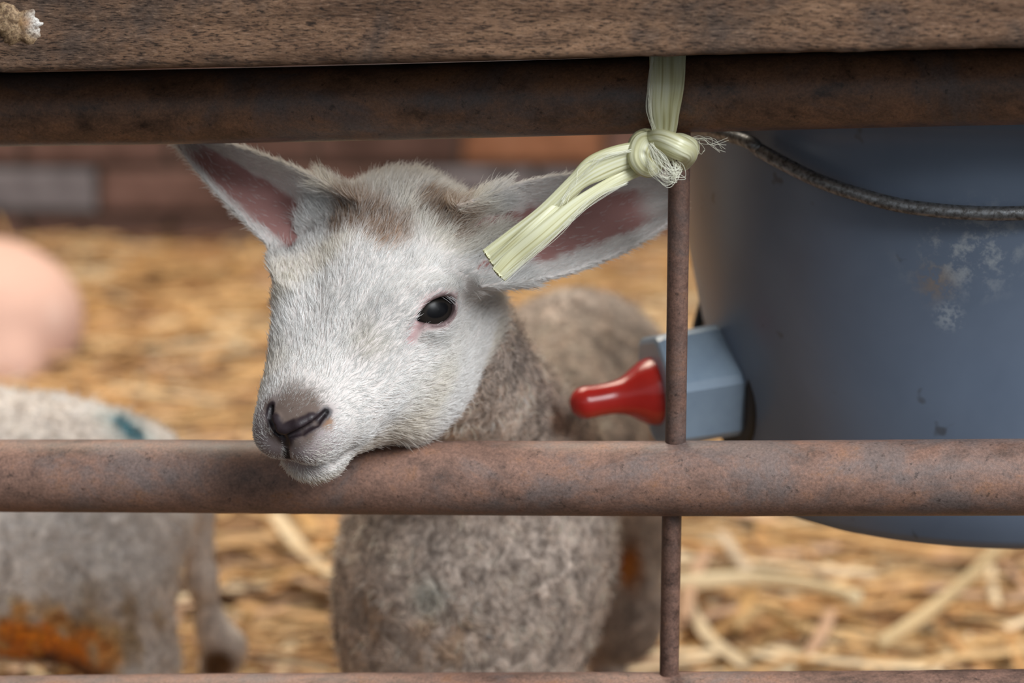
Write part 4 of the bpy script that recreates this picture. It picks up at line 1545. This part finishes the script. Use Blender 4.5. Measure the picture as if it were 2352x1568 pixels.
# ------------------------------------------------------------------ third lamb, curled in the straw at the far left
thd = Field([axis_coords([(-1.25, -0.40, 0.008)]), axis_coords([(2.50, 3.10, 0.008)]), axis_coords([(0.0, 0.36, 0.008)])])
a3_ = lambda prim, k: thd.add(*prim, k)
c3 = P(-25, 705, 2.76)
a3_(ell((c3[0], c3[1], 0.090), (0.108, 0.11, 0.088)), 0)
a3_(cone((c3[0] - 0.02, c3[1] + 0.01, 0.086), (c3[0] - 0.26, c3[1] + 0.05, 0.09), 0.085, 0.08), 0.04)
a3_(cone((c3[0] + 0.03, c3[1] - 0.08, 0.05), (c3[0] - 0.11, c3[1] - 0.15, 0.03), 0.045, 0.024), 0.02)
a3_(cone((c3[0] - 0.11, c3[1] - 0.15, 0.03), (c3[0] - 0.02, c3[1] - 0.175, 0.018), 0.02, 0.012), 0.012)
a3_(cone((c3[0] - 0.27, c3[1] - 0.03, 0.05), (c3[0] - 0.36, c3[1] - 0.10, 0.025), 0.03, 0.018), 0.02)
H3 = Head(np.array([c3[0] - 0.39, c3[1] + 0.00, 0.235]), (-0.75, -0.45, -0.4), (0.5, -0.86, 0.0), 0.95)
a3_(cone((c3[0] - 0.26, c3[1] + 0.04, 0.12), H3.w(-35, 0, -42), 0.06, 0.038), 0.03)
head_ops(thd, H3, detail=False)
for g in (1, -1):
    e = Ear(H3.w(-42, g * 30, -10), H3.w(-62, g * 100, -20), H3.d(-0.9, 0, 0.6), 0.022, 0.012, th=0.0055)
    thd.add(*e.prim(), 0.006)
def thd_col(p):
    col = np.tile(np.array([0.66, 0.42, 0.34]), (len(p), 1))
    col = blendc(col, sstep(0.45, 0.7, noise3(p * 16, 4)) * 0.5, (0.74, 0.55, 0.48))
    return col, np.full(len(p), 0.35), np.zeros(len(p))
lamb3, V3, F3 = lamb_mesh('lamb', thd, thd_col, wool_mat('pinkish_lamb_wool', (0.8, 0.8, 0.8), (1, 1, 1), (1.1, 1.1, 1.1), 0.6, 0.5))
tag(lamb3, 'pinkish lamb curled up in the straw in front of the brick wall', 'lamb')

# eyes of the two lambs behind
EYE_PLAIN = simple_mat('dark_eye', (0.012, 0.010, 0.010), 0.25)
for hd_, lb_ in ((H2, lamb2), (H3, lamb3)):
    for g in (1, -1):
        n, a, b = eye_frame(g)
        c = hd_.w(*(EYE_C * [1, g, 1] + n * 5.5))
        prof = [(-0.0092 * math.cos(k), max(0.0092 * math.sin(k), 0.0001)) for k in np.linspace(0, math.pi, 12)]
        v, f = revolve(prof, c, n @ hd_.B, 20)
        mesh_obj('eye', v, f, EYE_PLAIN, lb_)
# ================================================================== STRAW
def straw_mat():
    t = NT('straw')
    at = t.attr('scol')
    n = t.noise(t.coord('Object'), 220, 3, 0.6)
    col = t.mix(1.0, at, t.ramp(n, [(0.3, 0.8), (0.7, 1.15)]), 'MULTIPLY')
    b = t.principled(col, 0.55, t.bump(n, 0.2, 0.001), spec=0.35)
    tr = t.n('BsdfTranslucent'); t.set(tr.inputs[0], at)
    m = t.n('MixShader'); m.inputs[0].default_value = 0.15
    t.t.links.new(b.outputs[0], m.inputs[1]); t.t.links.new(tr.outputs[0], m.inputs[2]); t.t.links.new(m.outputs[0], t.out.inputs[0])
    return t.m
STRAW = straw_mat()
PAL = np.array([(0.68, 0.40, 0.17), (0.74, 0.50, 0.25), (0.60, 0.33, 0.13), (0.84, 0.68, 0.45), (0.42, 0.22, 0.095), (0.20, 0.10, 0.04), (0.70, 0.43, 0.18), (0.62, 0.40, 0.26)])

def strands(cx, cy, z0, ang, length, width, thick, tilt, bendv, colr):
    """flattened hollow-looking stalks: 4 stations x 4-vertex section"""
    N = len(cx)
    st = np.linspace(-0.5, 0.5, 4)
    d = np.stack([np.cos(ang), np.sin(ang)], 1)
    nrm = np.stack([-np.sin(ang), np.cos(ang)], 1)
    V = np.zeros((N, 4, 4, 3))
    for i, s in enumerate(st):
        x = cx + d[:, 0] * s * length + nrm[:, 0] * bendv * (s * s - 0.1) * length
        y = cy + d[:, 1] * s * length + nrm[:, 1] * bendv * (s * s - 0.1) * length
        z = z0 + tilt * s * length
        for j, (u, v) in enumerate(((-.5, 0), (0, .5), (.5, 0), (0, -.5))):
            V[:, i, j, 0] = x + nrm[:, 0] * u * width
            V[:, i, j, 1] = y + nrm[:, 1] * u * width
            V[:, i, j, 2] = z + v * thick
    V = V.reshape(-1, 3)
    V[:, 2] = np.maximum(V[:, 2], 0.0008)
    loc = []
    for i in range(3):
        for j in range(4):
            j2 = (j + 1) % 4
            loc.append((i * 4 + j, i * 4 + j2, (i + 1) * 4 + j2, (i + 1) * 4 + j))
    loc.append((3, 2, 1, 0)); loc.append((12, 13, 14, 15))
    loc = np.array(loc)
    F = (loc[None] + (np.arange(N) * 16)[:, None, None]).reshape(-1, 4)
    C = np.repeat(colr, 16, axis=0)
    return V, F, C

def straw_bed():
    r = np.random.default_rng(17)
    N = 30000
    u = r.random(N)
    y = np.sqrt(1.15 ** 2 + (3.58 ** 2 - 1.15 ** 2) * u)
    hwid = 0.34 * y + 0.30
    x = r.uniform(-1, 1, N) * hwid
    ang = r.uniform(0, np.pi, N)
    # straw lies mostly crosswise here
    ang = np.where(r.random(N) < 0.55, r.normal(0.12, 0.35, N), ang)
    length = r.uniform(0.05, 0.22, N)
    width = r.uniform(0.0035, 0.011, N) * np.where(r.random(N) < .08, 1.5, 1)
    mound = 0.022 * value_noise(x * 6 + 40, y * 6, 3)
    z0 = 0.003 + mound * r.random(N) + r.random(N) ** 2 * 0.034
    ci = r.choice(len(PAL), N, p=[.20, .14, .18, .08, .13, .09, .12, .06])
    col = PAL[ci] * r.uniform(0.6, 1.2, N)[:, None]
    V, F, C = strands(x, y, z0, ang, length, width, width * 0.55, r.normal(0, 0.11, N), r.normal(0, 0.12, N), col)
    # broader stalks lying on top
    M = 2300
    y2 = np.sqrt(1.15 ** 2 + (3.55 ** 2 - 1.15 ** 2) * r.random(M))
    x2 = r.uniform(-1, 1, M) * (0.34 * y2 + 0.28)
    w2 = r.uniform(0.007, 0.013, M)
    c2 = PAL[r.choice(len(PAL), M, p=[.2, .2, .1, .22, .06, .02, .12, .08])] * r.uniform(0.85, 1.15, M)[:, None]
    z2 = 0.014 + 0.022 * value_noise(x2 * 6 + 40, y2 * 6, 3) + r.random(M) * 0.030
    V2_, F2_, C2_ = strands(x2, y2, z2, r.uniform(0, np.pi, M), r.uniform(0.06, 0.22, M), w2, w2 * 0.35, r.normal(0, 0.06, M), r.normal(0, 0.15, M), c2)
    F = np.concatenate([F, F2_ + len(V)]); V = np.concatenate([V, V2_]); C = np.concatenate([C, C2_])
    o = mesh_obj('straw', V, F, STRAW, smooth=False)
    ca = o.data.attributes.new('scol', 'FLOAT_COLOR', 'POINT')
    ca.data.foreach_set('color', np.concatenate([C, np.ones((len(C), 1))], 1).astype(np.float32).ravel())
    o['kind'] = 'stuff'
    o['label'] = 'loose golden straw covering the pen floor'
    o['category'] = 'straw'
straw_bed()

def ground(px, py, z=0.03):
    d = ray(px, py)
    return CAM + d * ((z - CAM[2]) / d[2])

def big_straw(path, width, col, label, z=0.062):
    pts = catmull([ground(*q, z) for q in path], 18)
    w = np.interp(np.linspace(0, 1, 18), np.linspace(0, 1, len(width)), width)
    v, f = tube(pts, w / 2, 10, flat=0.55)
    o = mesh_obj('straw_stalk', v, f, STRAW)
    ca = o.data.attributes.new('scol', 'FLOAT_COLOR', 'POINT')
    r = np.random.default_rng(len(label))
    c = np.repeat(np.interp(np.linspace(0, 1, 18), [0, .3, .6, 1], r.uniform(.85, 1.1, 4))[:, None] * np.array(col), 10, axis=0)
    ca.data.foreach_set('color', np.concatenate([c, np.ones((len(c), 1))], 1).astype(np.float32).ravel())
    tag(o, label, 'straw', 'long straw stalks right of the upright')
    return o
big_straw([(1500, 1342), (1600, 1338), (1720, 1330), (1850, 1345), (1975, 1378)], [.017, .016, .014, .014, .015], (0.84, 0.68, 0.42), 'long pale straw stalk lying crosswise right of the thin upright')
big_straw([(2020, 1480), (2120, 1415), (2200, 1350), (2300, 1255)], [.013, .015, .013, .012], (0.74, 0.55, 0.30), 'long straw stalk slanting up to the right below the bucket')
big_straw([(1655, 1225), (1712, 1305)], [.011, .011], (0.72, 0.58, 0.42), 'short pale straw stalk pointing down between upright and bucket')
big_straw([(1690, 1440), (1755, 1400), (1840, 1445)], [.010, .009, .010], (0.66, 0.45, 0.22), 'bent straw stalk below the long crosswise stalk')
